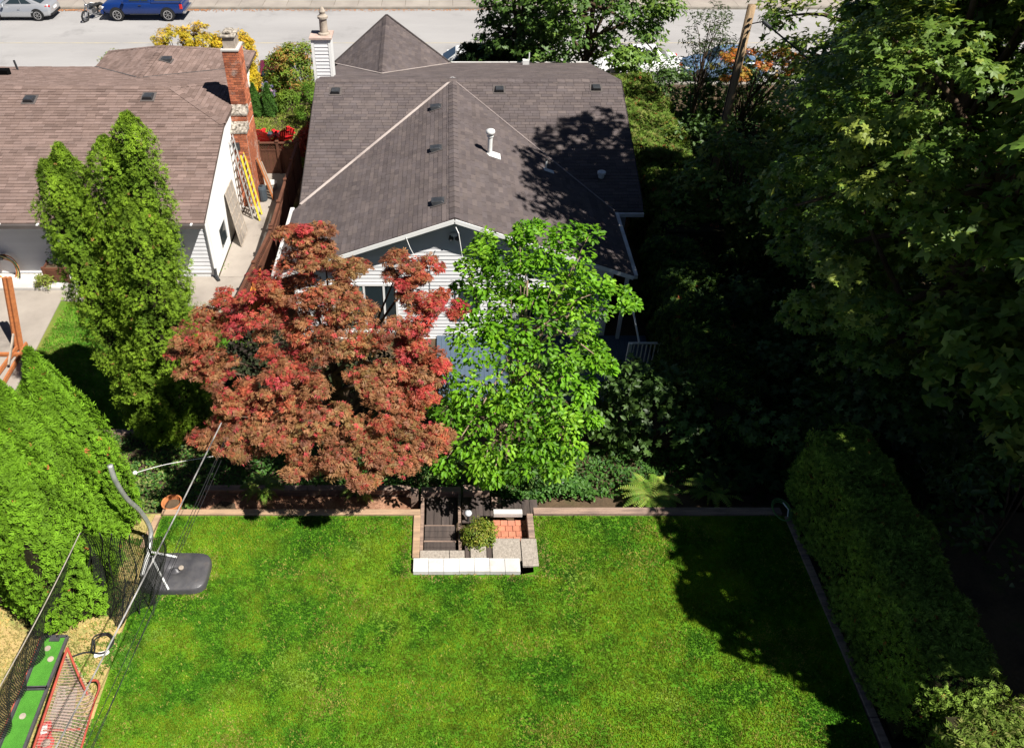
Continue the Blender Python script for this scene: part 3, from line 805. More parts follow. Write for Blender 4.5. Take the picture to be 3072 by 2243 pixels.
# window low in the white end wall
w = MB().span((NWX - .01, 24.1, 1.1), (NWX + .045, 25.1, 1.2)).span((NWX - .01, 24.1, 2.0), (NWX + .045, 25.1, 2.08)).span((NWX - .01, 24.1, 1.2), (NWX + .043, 24.17, 2.0)).span((NWX - .01, 25.03, 1.2), (NWX + .043, 25.1, 2.0)).build('window', M['trim_white'], nb)
MB().span((NWX, 24.17, 1.2), (NWX + .02, 25.03, 2.0)).build('pane', M['glass'], w)
# vents
nrm = Vector((0, -.25, 1))
pr = plane3(*NF['rear'][0][:3])
for px, py in ((90, 302), (446, 294)): roof_vent(nb, on_plane(px, py, *pr) + Vector((0, 0, .03)), nrm, (0, -1, -.3), .36)
pw = plane3(*NF['wr'][0][:3]); roof_vent(nb, on_plane(500, 182, *pw) + Vector((0, 0, .03)), Vector((-pw[1], -pw[2], 1)), (1, 0, -.3), .36)
pf = plane3(*NF['front'][0][:3])
p = on_plane(15, 226, *pf); MB().span(p + Vector((-.2, -.15, 0)), p + Vector((.2, .15, .24))).build('vent_box', M['shingle_brown'], nb)
p = on_plane(54, 212, *pf); MB().tube([p, p + Vector((-.03, 0, .42))], .045, 8).build('vent_pipe', M['vent_black'], nb)
# brick chimney on the end wall: stepped shoulders towards the yard
bx0, bx1 = NWX + .005, NWX + .56
ch = MB().span((bx0, 28.62, 4.2), (bx1 - .02, 29.36, 6.45)).span((bx0, 28.30, 3.8), (bx1 - .015, 29.36, 4.35)).span((bx0, 27.9, .8), (bx1, 29.36, 3.85)).build('chimney', M['mortar'], nb)
side = []
side += brick_stack(ch, bx0, bx1, 28.62, 29.36, 4.42, 6.45)
side += brick_stack(ch, bx0, bx1, 28.30, 29.36, 3.9, 4.36)
side += brick_stack(ch, bx0, bx1, 27.9, 29.36, .86, 3.84)
left = []
for i, (a_, b_) in enumerate(sorted(side, key=lambda q: -q[1][2])):
    if i < 150: MB().span(a_, b_).build('brick', M['brick'], ch)
    else: left.append((a_, b_))
mb = MB()
for a_, b_ in left: mb.span(a_, b_)
tag(mb.build('brickwork', M['brick'], ch), kind='stuff')
for y0, y1, z in ((28.26, 28.64, 4.36), (27.86, 28.32, 3.86)):
    MB()._add([(bx0, y0, z), (bx1 + .04, y0, z), (bx1 + .04, y1, z + .22), (bx0, y1, z + .22), (bx0, y0, z - .07), (bx1 + .04, y0, z - .07), (bx1 + .04, y1, z - .07), (bx0, y1, z - .07)],
              [[0, 1, 2, 3], [0, 4, 5, 1], [1, 5, 6, 2], [3, 7, 4, 0], [2, 6, 7, 3]]).build('shoulder_cap', M['mossy_cap'], ch)
MB().span((bx0 - .03, 28.58, 6.45), (bx1 + .03, 29.4, 6.51)).build('collar', M['concrete_pale'], ch)
MB().span((bx0 + .06, 28.68, 6.51), (bx1 - .08, 29.3, 6.88)).build('flue_block', M['grey_wood'], ch)
MB().span((bx0 + .01, 28.62, 6.88), (bx1 - .03, 29.36, 6.97)).build('cap', M['mossy_cap'], ch, bevel=.03)
MB().span((bx0 + .1, 28.75, 6.96), (bx0 + .40, 29.2, 7.06)).build('cap_stone', M['mossy_cap'], ch, bevel=.04)
fl_ = MB().span((bx0 + .02, 27.76, 3.2), (bx0 + .26, 27.87, 3.45)).build('floodlight', M['vent_black'], nb)
# ================================================================== FENCE AND GATE BETWEEN THE HOUSES
def fence_run(name, label, pts, ztop, z0, along, lattice=.30, board=.145, panel=1.8):
    a, b = Vector(pts[0]), Vector(pts[1]); L = (b - a).length; d = (b - a).normalized(); nrm = Vector((-d.y, d.x, 0))
    t = thing(name, (a.x, a.y, z0), label, 'fence')
    P = lambda s, z, o=0: a + d * s + nrm * o + Vector((0, 0, z - a.z))
    n = max(1, round(L / panel)); w = L / n
    for i in range(n + 1):
        po = MB().beam(P(i * w, z0), P(i * w, ztop + .06), .10, .10, up=d).build('post', M['fence_brown'], t)
        MB().beam(P(i * w, ztop + .06), P(i * w, ztop + .09), .135, .135, up=d).build('post_cap', M['fence_brown'], po)
    for i in range(n):
        s0, s1 = i * w + .05, (i + 1) * w - .05
        MB().beam(P(s0, ztop), P(s1, ztop), .10, .045).build('rail', M['fence_brown'], t)
        zl = ztop - lattice
        MB().beam(P(s0, zl), P(s1, zl), .05, .06).build('rail', M['fence_brown'], t)
        MB().beam(P(s0, z0 + .12), P(s1, z0 + .12), .05, .09).build('rail', M['fence_brown'], t)
        s = s0
        while s < s1 - .02:
            e = min(s + board, s1)
            MB().beam(P(s + .003, (z0 + .06 + zl) / 2), P(e - .003, (z0 + .06 + zl) / 2), .02, zl - z0 - .1).build('board', M['fence_brown'], t); s = e
        q = s0 - lattice
        while q < s1:
            for sg in (1, -1):
                x0, x1 = q, q + lattice
                za, zb = (zl, ztop) if sg > 0 else (ztop, zl)
                fa, fb = max(0, (s0 - x0) / lattice), min(1, (s1 - x0) / lattice)
                if fb - fa > .05:
                    MB().beam(P(x0 + fa * lattice, za + (zb - za) * fa, sg * .006), P(x0 + fb * lattice, za + (zb - za) * fb, sg * .006), .008, .028, up=(0, 0, 1)).build('lattice_slat', M['fence_brown'], t)
            q += .10
    return t
f1a, f1b = at(705, 905, Z=2.25), at(812, 690, Z=2.25)
fence_run('fence', 'lower brown lattice top fence in sun beside the concrete steps', [(f1a.x, f1a.y, .8), (f1b.x, f1b.y, .8)], 2.25, .8, 'y')
fence_run('fence', 'tall dark brown fence in shade along the side path', [(f1b.x, f1b.y + .12, .8), (-5.9, 30.4, .8)], 2.3, .8, 'y')
fence_run('fence', 'brown lattice top gate fence closing the side path below the red chairs', [(-7.5, 30.55, .8), (-6.0, 30.55, .8)], 2.18, .8, 'x', panel=1.0)
p = at(790, 740, Z=1.1)
t = thing('cedar_screen', (f1a.x + .3, 21.4, .8), 'orange cedar boards standing behind the sunlit brown fence', 'boards')
for i in range(5):
    MB().beam((f1a.x + .16 + .03 * i, 20.6 + i * .34, .8), (f1a.x + .16 + .03 * i, 20.6 + i * .34, 1.75 + .1 * (i % 3)), .03, .3, up=(0, 1, 0)).build('board', M['cedar_orange'], t)

# ================================================================== LEANING LADDERS, PANEL, PLANKS
def ladder(name, label, base, top, width, rungs, m, mr, dirv=(0, 1, 0), rail=.07):
    base, top = Vector(base), Vector(top); s = Vector(dirv).normalized() * width / 2
    t = thing(name, base, label, 'ladder')
    for k in (-1, 1): MB().beam(base + s * k, top + s * k, .03, rail, up=dirv).build('rail', m, t)
    for i in range(1, rungs + 1):
        p = base.lerp(top, i / (rungs + .6))
        MB().beam(p - s, p + s, .03, .04).build('rung', mr, t)
    return t
b0, t0 = at(763, 648, Z=.87), at(694, 412, X=-7.70)
ladder('ladder', 'grey aluminium extension ladder leaning nearest the white wall', b0, t0, .42, 11, M['aluminium'], M['aluminium'])
b0, t0 = at(783, 652, Z=.87), at(726, 458, X=-7.45)
ladder('ladder', 'yellow fibreglass ladder leaning on the brick chimney', b0, t0, .46, 9, M['yellow_fibre'], M['aluminium'], rail=.12)
q0, q1 = at(712, 716, Z=.87), at(742, 700, Z=.87)
t = thing('window_panel', (-7.4, 25.8, .87), 'old wooden frame with panes leaning against the white wall', 'frame panel')
A, B = Vector((-7.30, 24.95, .87)), Vector((-7.30, 26.0, .87)); U = Vector((-.40, .62, 1.75))
for k in range(4):
    o = (B - A) * k / 3
    MB().beam(A + o, A + o + U, .03, .05, up=(0, 1, 0)).build('stile', M['grey_wood'], t)
for k in range(6):
    o = U * k / 5
    MB().beam(A + o, B + o, .03, .05).build('crossbar', M['grey_wood'], t)
for i in range(3):
    for k in range(5):
        a_, b_ = A + (B - A) * i / 3, A + (B - A) * (i + 1) / 3
        MB().poly(a_ + U * k / 5, b_ + U * k / 5, b_ + U * (k + 1) / 5, a_ + U * (k + 1) / 5).build('pane', M['concrete'], t)
t = thing('planks', (-6.85, 28.6, .87), 'weathered planks leaning against the side of the brick chimney', 'planks')
for i in range(4): MB().beam((-6.72 - .04 * i, 28.4 + .22 * i, .87), (-7.15, 28.55 + .2 * i, 2.5 - .15 * i), .03, .14, up=(0, 1, 0)).build('plank', M['grey_wood' if i % 2 else 'cedar_wood'], t)
t = thing('bucket', at(818, 565, Z=.87), 'small pale tub on the side path by the gate', 'tub'); p = t.location
MB().lathe([(.16, 0), (.2, .26), (.18, .26), (.15, .03)], p, 14).build('tub', M['concrete_pale'], t)
MB().lathe([(.205, .24), (.215, .24), (.215, .27), (.205, .27)], p, 14).build('rim', M['concrete_pale'], t)
t = thing('drum', at(790, 600, Z=.87), 'dark blue container at the foot of the yellow ladder', 'container'); p = t.location
MB().lathe([(.16, 0), (.18, .05), (.18, .5), (.15, .58)], p, 14).build('body', M['table_dark'], t)
MB().lathe([(.06, .58), (.06, .63)], p, 10).build('cap', M['vent_black'], t)

# ================================================================== RED GARDEN CHAIRS AND TABLE
def adirondack(name, label, loc, rz):
    t = thing(name, (0, 0, 0), label, 'chair', 'red garden chairs')
    for s in (-1, 1):
        MB().beam((s * .28, .35, 0), (s * .28, .35, .52), .04, .09).build('front_leg', M['red_plastic'], t)
        MB().beam((s * .26, .40, .36), (s * .26, -.55, .02), .035, .10).build('rear_leg', M['red_plastic'], t)
        MB().beam((s * .33, .48, .54), (s * .33, -.32, .54), .14, .03).build('armrest', M['red_plastic'], t)
    for i in range(6):
        y = .38 - i * .10
        MB().beam((-.27, y, .385 - i * .028), (.27, y, .385 - i * .028), .09, .022).build('seat_slat', M['red_plastic'], t)
    for i in range(7):
        x = (i - 3) * .085; h = .86 - .012 * (i - 3) ** 2 * 1.6
        MB().beam((x, -.16, .25), (x * 1.18, -.46, .25 + h * .80), .075, .02, up=(0, 1, 0)).build('back_slat', M['red_plastic'], t)
    for z, y in ((.45, -.26), (.78, -.40)): MB().beam((-.3, y, z), (.3, y, z), .025, .06).build('back_rail', M['red_plastic'], t)
    t.location = loc; t.rotation_euler = (0, 0, rz)
    return t
adirondack('garden_chair', 'red slatted garden chair nearer the round red shrub', at(857, 432, Z=.8), R(28))
adirondack('garden_chair', 'red slatted garden chair half hidden by the brick chimney', at(803, 438, Z=.8), R(-20))
t = thing('side_table', at(824, 432, Z=.8), 'small dark slatted table between the two red chairs', 'table'); p = t.location
for i in range(5): MB().span(p + Vector((-.25 + i * .1, -.25, .44)), p + Vector((-.16 + i * .1, .25, .46))).build('slat', M['table_dark'], t)
for sx in (-1, 1):
    for sy in (-1, 1): MB().beam(p + Vector((sx * .2, sy * .2, 0)), p + Vector((sx * .2, sy * .2, .44)), .04, .04).build('leg', M['grey_wood'], t)

# ================================================================== LAWN EDGE TIMBERS, STAIRS, PAVERS
def timber(name, label, a, b, w, h, m, cat='timber', seg=2.4):
    a, b = Vector(a), Vector(b); L = (b - a).length; n = max(1, round(L / seg)); t = thing(name, a, label, cat)
    for i in range(n):
        p, q = a.lerp(b, i / n + (.004 / L)), a.lerp(b, (i + 1) / n - (.004 / L))
        MB().beam(p + Vector((0, 0, random.uniform(-.006, .006))), q, w, h).build('beam', m, t, bevel=.012)
    return t
timber('retaining_timber', 'pale sawn timber along the far edge of the lawn left of the stairs', (-6.0, 11.1, 2.95), (-.55, 11.1, 2.95), .14, .22, M['timber_new'])
timber('retaining_timber', 'weathered grey timber along the far edge of the lawn right of the stairs', (1.82, 11.12, 2.95), (7.05, 11.12, 2.95), .17, .25, M['timber_old'])
timber('retaining_timber', 'short pale timber at the far left corner of the lawn behind the basketball base', (-6.05, 11.03, 2.94), (-6.15, 10.2, 2.94), .14, .2, M['timber_new'])
timber('retaining_timber', 'pale sawn timber on the left edge of the stair well', (-.62, 11.02, 2.95), (-.62, 9.93, 2.95), .14, .22, M['timber_new'])
timber('retaining_timber', 'dark timber edge along the foot of the tall hedge', (7.16, 11.0, 2.94), (7.3, 4.5, 2.94), .15, .2, M['timber_old'])
timber('retaining_timber', 'dark timber retaining the bark bed under the red maple', (-5.4, 12.12, 2.5), (-.8, 12.12, 2.5), .16, .3, M['timber_old'])
st_ = thing('garden_stairs', (.0, 10.9, 2.2), 'dark plank stairs going down from the lawn to the terrace', 'stairs')
def planks(parent, x0, x1, y0, y1, z, n, along, name='plank'):
    for i in range(n):
        if along == 'y': MB().span((x0 + (x1 - x0) * i / n + .005, y0, z - .035), (x0 + (x1 - x0) * (i + 1) / n - .005, y1, z)).build(name, M['deck_plank'], parent)
        else: MB().span((x0, y0 + (y1 - y0) * i / n + .005, z - .035), (x1, y0 + (y1 - y0) * (i + 1) / n - .005, z)).build(name, M['deck_plank'], parent)
planks(st_, -.46, .18, 10.17, 10.47, 2.86, 2, 'x', 'tread')
MB().span((-.47, 10.475, 2.7), (.19, 10.52, 2.835)).build('nosing', M['timber_old'], st_)
planks(st_, -.46, .20, 10.53, 10.98, 2.74, 3, 'x', 'tread')
MB().span((-.47, 10.985, 2.42), (.2, 11.02, 2.71)).build('riser', M['timber_old'], st_)
planks(st_, -.44, .22, 11.04, 11.86, 2.62, 4, 'y', 'landing_plank')
planks(st_, .33, .95, 11.2, 11.9, 2.58, 4, 'y', 'landing_plank')
planks(st_, .95, 2.0, 11.4, 11.85, 2.56, 6, 'y', 'landing_plank')
MB().beam((-.52, 9.95, 2.75), (-.52, 11.95, 2.70), .07, .3).build('stringer', M['timber_old'], st_)
MB().beam((.275, 10.2, 2.82), (.275, 11.9, 2.62), .06, .24).build('stringer', M['timber_old'], st_)
timber('step_timber', 'weathered timber across the far end of the stair landing', (-.55, 11.97, 2.62), (.32, 11.97, 2.62), .15, .3, M['timber_old'])
timber('step_timber', 'split pale log step beside the stair landing', (.36, 12.02, 2.6), (.95, 12.02, 2.6), .2, .28, M['timber_old'])
timber('step_timber', 'short square timber block at the turn of the stairs', (.98, 11.75, 2.5), (1.2, 11.75, 2.5), .22, .28, M['timber_old'])
timber('gate_post', 'square dark post standing left of the stair landing', (-.70, 11.75, 2.3), (-.70, 11.75, 3.0), .16, .16, M['timber_old'], 'post')
timber('planter_beam', 'pale flat beam behind the red brick pavers by the stairs', (.98, 11.12, 2.98), (1.6, 11.12, 2.98), .13, .12, M['concrete_pale'], 'beam')
timber('planter_beam', 'weathered timber on the right side of the red brick pavers', (1.74, 11.05, 2.95), (1.74, 10.42, 2.95), .13, .24, M['timber_old'], 'beam')
t = thing('white_pavers', (.4, 9.73, 3.0), 'row of seven pale square pavers at the top of the stairs', 'pavers')
for i in range(7): MB().span((-.66 + i * .302, 9.57, 2.98), (-.66 + i * .302 + .297, 9.885, 3.10 + random.uniform(-.004, .004))).build('paver', M['paver_white'], t, bevel=.006)
t = thing('aggregate_slabs', (.8, 10.1, 2.9), 'pebbly exposed aggregate slabs behind the white pavers', 'slabs')
for x0, x1, y0, y1, z in ((-.54, .05, 9.9, 10.15, 3.0), (.06, .36, 9.9, 10.15, 3.0), (.48, .80, 9.9, 10.25, 3.0), (.93, 1.5, 9.9, 10.45, 3.0), (1.51, 1.83, 9.75, 10.42, 3.03)):
    MB().span((x0, y0, z - .06), (x1, y1, z)).build('slab', M['aggregate'], t, bevel=.008)
timber('riser_block', 'dark upright sleeper end left of the middle pebbly slab', (.42, 9.92, 2.86), (.42, 10.3, 2.86), .10, .2, M['deck_plank'], 'block')
timber('riser_block', 'dark upright sleeper end right of the middle pebbly slab', (.865, 9.92, 2.86), (.865, 10.4, 2.86), .11, .2, M['deck_plank'], 'block')
t = thing('brick_pavers', (1.3, 10.75, 2.7), 'two rows of red clay pavers beside the stair shrub', 'pavers')
for r_ in range(4):
    for i in range(5):
        x = .92 + i * .155 + (r_ % 2) * .06
        MB().span((x, 10.47 + r_ * .145, 2.78), (min(x + .147, 1.67), 10.47 + r_ * .145 + .136, 2.85 + random.uniform(-.006, .006))).build('paver', M['paver_red'], t, bevel=.008)
t = thing('path_light', at(1404, 1552, Z=2.7), 'small round path light beside the stair shrub', 'lamp'); p = t.location
MB().lathe([(.02, -.25), (.02, .1)], p, 8).build('stem', M['vent_black'], t); MB().lathe([(.06, .08), (.07, .12), (.085, .16), (.05, .2), (.01, .215)], p, 14).build('lamp_head', M['lamp_glass'], t, smooth=True)
t = thing('path_light', at(1690, 1466, Z=2.3), 'grey round path light among the ivy above the fern', 'lamp'); p = t.location
MB().lathe([(.02, -.2), (.02, .1)], p, 8).build('stem', M['vent_black'], t); MB().lathe([(.05, .08), (.06, .12), (.075, .16), (.05, .19), (.01, .2)], p, 14).build('lamp_head', M['lamp_glass'], t, smooth=True)
t = thing('clay_pot', at(520, 1520, Z=2.75), 'terracotta pot behind the far left corner of the lawn timber', 'pot'); p = t.location
MB().lathe([(.13, -.2), (.2, .1), (.22, .1), (.22, .17), (.19, .17), (.17, .05), (.11, -.15)], p, 20).build('pot', M['terracotta'], t, smooth=False)
MB().lathe([(.17, .04), (.17, .06)], p, 16).build('soil', M['soil'], t)
timber('wall_timber', 'brick red weathered timber holding the bed below the tall clumped cedar', (-9.4, 15.02, 1.35), (-5.6, 15.02, 1.35), .16, .35, M['timber_old'])
t = thing('hose_reel', at(2343, 1535, Z=3.05), 'green garden hose loop at the far right corner of the lawn', 'hose'); p = t.location
for k in range(3): MB().tube([p + Vector((.16 * math.cos(a) * (1 + .1 * k), .25 * math.sin(a) * (1 + .1 * k), .03 + .025 * k)) for a in np.linspace(0, 6.283, 22)], .012, 6).build('coil', M['hose_green'], t)
MB().tube([p + Vector((.05, -.2, .1)), p + Vector((.1, -.05, .14)), p + Vector((.06, .15, .12))], .012, 6).build('nozzle', M['cable_white'], t)

# ================================================================== NEIGHBOUR'S PATIO THINGS
t = thing('wooden_frame', at(60, 1050, Z=.85), 'tall orange brown timber post frame standing on the patio', 'timber frame')
pb, pt = at(58, 1048, Z=.9), at(20, 832, Y=19.55)
MB().beam(pb + Vector((-.06, 0, 0)), pt + Vector((-.06, 0, 0)), .08, .14).build('post', M['cedar_wood'], t)
MB().beam(pb + Vector((.06, 0, 0)), pt + Vector((.06, 0, 0)), .08, .14).build('post', M['cedar_wood'], t)
c0, c1 = at(112, 1062, Z=.93), at(-40, 1062, Z=.93)
MB().beam(c0, c1, .09, .09).build('foot_beam', M['cedar_wood'], t)
a_ = at(66, 1036, Z=1.0)
MB().beam(a_ + Vector((.1, .1, 0)), at(10, 1150, Z=.95), .06, .12).build('leg_beam', M['cedar_wood'], t)
MB().beam(a_ + Vector((-.1, .1, 0)), at(-20, 1140, Z=.95), .06, .12).build('leg_beam', M['cedar_wood'], t)
MB().beam(at(42, 990, Y=19.3), at(26, 1095, Z=1.0), .05, .06).build('brace', M['grey_wood'], t)
t = thing('garden_hose', at(20, 800, Y=23.05), 'coiled orange and yellow garden hoses hanging on the house wall', 'hose'); p = t.location
for k, (m_, r_) in enumerate((('hose_orange', .42), ('hose_yellow', .38), ('hose_orange', .36), ('hose_green', .46), ('hose_yellow', .44), ('cable_black', .49))):
    MB().tube([p + Vector((r_ * math.cos(a), -.05 - .03 * k + .02 * math.sin(3 * a), r_ * 1.2 * math.sin(a) + .03 * math.sin(2 * a + k))) for a in np.linspace(0, 6.283, 30)], .018, 6).build('coil', M[m_], t)
MB().span(p + Vector((-.08, -.2, .38)), p + Vector((.08, .05, .46))).build('hook', M['vent_black'], t)
t = thing('planter_box', at(175, 838, Z=.95), 'brown wooden planter box against the white house wall', 'planter'); p = at(175, 838, Z=.95)
for i in range(4): MB().span(p + Vector((-.28, -.2, .06 + i * .13)), p + Vector((.5, -.16, .18 + i * .13))).build('slat', M['fence_brown'], t)
for x in (-.28, .46): 
    for y in (-.21, .2): MB().span(p + Vector((x - .03, y - .03, 0)), p + Vector((x + .04, y + .03, .62))).build('leg', M['fence_brown'], t)
for i in range(4): MB().span(p + Vector((-.3, -.18, .06 + i * .13)), p + Vector((-.26, .2, .18 + i * .13))).build('slat', M['fence_brown'], t)
MB().span(p + Vector((-.26, -.16, .3)), p + Vector((.46, .18, .5))).build('soil', M['soil'], t)

# ================================================================== BASKETBALL HOOP BASE AND POLE
bk = thing('basketball_stand', (-5.3, 9.6, 3.0), 'black moulded basketball stand base with curved grey pole beside the thuja trees', 'basketball stand')
q = [at(432, 1778, Z=3.05), at(605, 1772, Z=3.05), at(628, 1668, Z=3.05), at(455, 1672, Z=3.05)]
cx_, cy_ = sum(p.x for p in q) / 4, sum(p.y for p in q) / 4
hw, hd = .64, .44
prof = []
n_ = 48; rings = [(1.0, 0.0), (1.0, .11), (.985, .15), (.95, .17), (.55, .18), (.30, .215), (.22, .17), (.12, .16), (.08, .22), (.0, .23)]
V = []; F = []
for s, z in rings:
    for j in range(n_):
        a = 2 * math.pi * j / n_
        c_, s_ = math.cos(a), math.sin(a); e = .32 + .68 * (1 - s)
        r_ = (abs(c_) ** (2 / (2 * .2 if s > .5 else 1.6)) + abs(s_) ** (2 / (2 * .2 if s > .5 else 1.6))) ** -.2 if s > .5 else 1
        V.append((cx_ + hw * s * c_ * r_, cy_ + hd * s * s_ * r_ + .0, 3.0 + z))
for i in range(len(rings) - 1):
    for j in range(n_):
        a, b = i * n_ + j, i * n_ + (j + 1) % n_
        F.append([a, b, b + n_, a + n_])
mb = MB(); mb._add(V, F); mb.build('base', M['black_plastic'], bk, smooth=True)
mb = MB().lathe([(.05, .22), (.05, .245), (.03, .25)], (cx_ + .12, cy_ + .02, 3.0), 14); mb.build('filler_cap', M['grey_wood'], bk)
pole0 = Vector((cx_ - .66, cy_ + .05, 3.28)); 
pole = smooth_line([at(446, 1655, X=pole0.x + .02), at(452, 1590, X=pole0.x + .04), at(422, 1535, X=pole0.x + .06), at(380, 1495, X=pole0.x + .08), at(345, 1440, X=pole0.x + .1), at(330, 1395, X=pole0.x + .1)], 30)
MB().tube(pole, .048, 12).build('pole', M['aluminium'], bk, smooth=True)
MB().tube([pole[0], at(505, 1766, Z=3.2)], .022, 8).build('strut', M['metal_white'], bk)
MB().tube([pole[0] + Vector((0, 0, .02)), at(530, 1670, Z=3.2)], .022, 8).build('strut', M['metal_white'], bk)
MB().tube([pole[0], Vector((cx_ - .62, cy_ - .1, 3.15))], .04, 8).build('lower_pole', M['metal_white'], bk)
st2 = smooth_line([at(405, 1418, Y=11.6), at(500, 1392, Y=11.9), at(640, 1368, Y=12.2)], 12)
sn = thing('string_line', at(405, 1418, Y=11.6), 'thin white string with a white ball stretched over the ivy', 'string')
MB().tube(st2, .006, 5).build('string', M['cable_white'], sn); MB().lathe([(.005, -.05), (.04, -.03), (.05, 0), (.04, .03), (.005, .05)], st2[0], 12).build('ball', M['cable_white'], sn, smooth=True)

# ================================================================== OVERHEAD ROPES AND NETTING
r1a, r1b = at(664, 1268, Z=6.2), at(150, 2275, Z=6.0)
tag(MB().tube([r1a.lerp(r1b, k / 12) - Vector((0, 0, .05 * math.sin(math.pi * k / 12))) for k in range(13)], .012, 6).build('overhead_cable', M['cable_taped']), 'thick black and white overhead cable crossing above the lawn\'s left edge', 'cable')
for i, ((a, b), l) in enumerate(zip((((672, 1322), (236, 2280)), ((664, 1380), (256, 2280)), ((690, 1290), (262, 2280))), ('leftmost of the three thin dark wires above the lawn', 'middle one of the three thin dark wires above the lawn', 'rightmost of the three thin dark wires above the lawn'))):
    A, B = at(*a, Z=5.6), at(*b, Z=5.3)
    tag(MB().tube([A, (A + B) / 2 - Vector((0, 0, .02)), B], .005, 5).build('thin_wire', M['cable_black']), l, 'wire')
r2a, r2b = at(240, 1597, Z=6.0), at(-30, 2110, Z=5.8)
tag(MB().tube([r2a.lerp(r2b, k / 10) - Vector((0, 0, .06 * math.sin(math.pi * k / 10))) for k in range(11)], .008, 6).build('net_rope', M['rope']), 'pale rope carrying the left edge of the sports net', 'rope')
def net_sheet(name, parent, rows, m):
    """rows: list of polylines (same length); adds UV in metres"""
    n, k = len(rows), len(rows[0])
    V = [p - ORG[parent.name] for r in rows for p in r]
    F = np.array([[i * k + j, i * k + j + 1, (i + 1) * k + j + 1, (i + 1) * k + j] for i in range(n - 1) for j in range(k - 1)])
    me = mesh_np(name, np.array([tuple(v) for v in V]), F, smooth=True)
    U = np.zeros((n, k, 2))
    for i in range(n):
        for j in range(k):
            if j: U[i, j, 0] = U[i, j - 1, 0] + (rows[i][j] - rows[i][j - 1]).length
            if i: U[i, j, 1] = U[i - 1, j, 1] + (rows[i][j] - rows[i - 1][j]).length
    uv = me.uv_layers.new(name='UVMap')
    uv.data.foreach_set('uv', U.reshape(-1, 2)[F.ravel()].astype(np.float32).ravel())
    return put(name, me, m, parent)
net = thing('sports_net', (-6, 8, 3.0), 'black hanging sports net in front of the thuja trees', 'net')
topl = [r2a.lerp(r2b, t) for t in np.linspace(0, 1, 10)]
back = [at(x, y, Z=6.05) for x, y in ((240, 1597), (268, 1590), (300, 1592), (330, 1600), (352, 1610))]
rows = []
for s in np.linspace(0, 1, 9):               # far end: hangs from the back rope to the ground, bellied
    row = []
    for i, t in enumerate(np.linspace(0, 1, 22)):
        a = r2a.lerp(r1a.lerp(r1b, .42), t); g = Vector((-6.75 + 1.25 * t + .05 * math.sin(t * 23), 8.55 + .25 * math.sin(t * 9) + .1 * t, 3.03))
        p = a.lerp(g, s); p.y += .22 * math.sin(s * math.pi) * (1 + .5 * math.sin(t * 14)); p.x += .10 * math.sin(t * 17) * s + .10 * math.sin(s * 3.14)
        p.z += .10 * math.sin(t * 3.14) * -(1 - s)
        row.append(p)
    rows.append(row)
net_sheet('end_panel', net, rows, M['net_black'])
rows = []
for s in np.linspace(0, 1, 8):               # left side curtain
    row = []
    for t in np.linspace(0, 1, 26):
        a = r2a.lerp(r2b, t); g = Vector((-7.15 - .25 * math.sin(t * 3), 8.55 - t * 3.2, 3.02))
        p = a.lerp(g, s); p.x += .10 * math.sin(t * 31) * s - .12 * math.sin(s * 3.14)
        row.append(p)
    rows.append(row)
net_sheet('side_panel', net, rows, M['net_black'])
for k, tt in enumerate((.02, .2, .34, .5, .63, .8, .98)):          # gathered folds hanging down the net
    a = r2a.lerp(r1a.lerp(r1b, .42), tt); g = Vector((-6.75 + 1.25 * tt, 8.55 + .15 * math.sin(tt * 9), 3.03))
    MB().tube([a.lerp(g, s) + Vector((.06 * math.sin(s * 7 + k), .24 * math.sin(s * 3.14), 0)) for s in np.linspace(0, 1, 12)], [.004 + .011 * abs(math.sin(s * (4 + k) + k)) for s in np.linspace(0, 1, 12)], 5).build('net_fold', M['net_black'], net)
t = thing('net_bundle', at(310, 1935, Z=3.0), 'dark tangled rope ring with a white cloth on the bare strip', 'rope'); p = at(310, 1935, Z=3.0)
for k in range(2): MB().tube([p + Vector(((.15 + .04 * k) * math.cos(a) + .02 * math.sin(4 * a + k), (.20 + .015 * k) * math.sin(a), .05 + .03 * k + .02 * math.sin(3 * a))) for a in np.linspace(0, 6.283, 24)], .014, 6).build('coil', M['cable_black'], t)
MB().tube([p + Vector((-.15, -.15, .03)), p + Vector((-.3, -.16, .03)), p + Vector((-.5, -.25, .03))], .016, 6).build('coil', M['cable_black'], t)
MB().poly(*[p + Vector((.04 + .13 * math.cos(a), -.19 + .06 * math.sin(a) + .04 * math.cos(a), .04 + .02 * math.sin(3 * a))) for a in np.linspace(0, 6.0, 12)]).build('cloth', M['cable_white'], t)

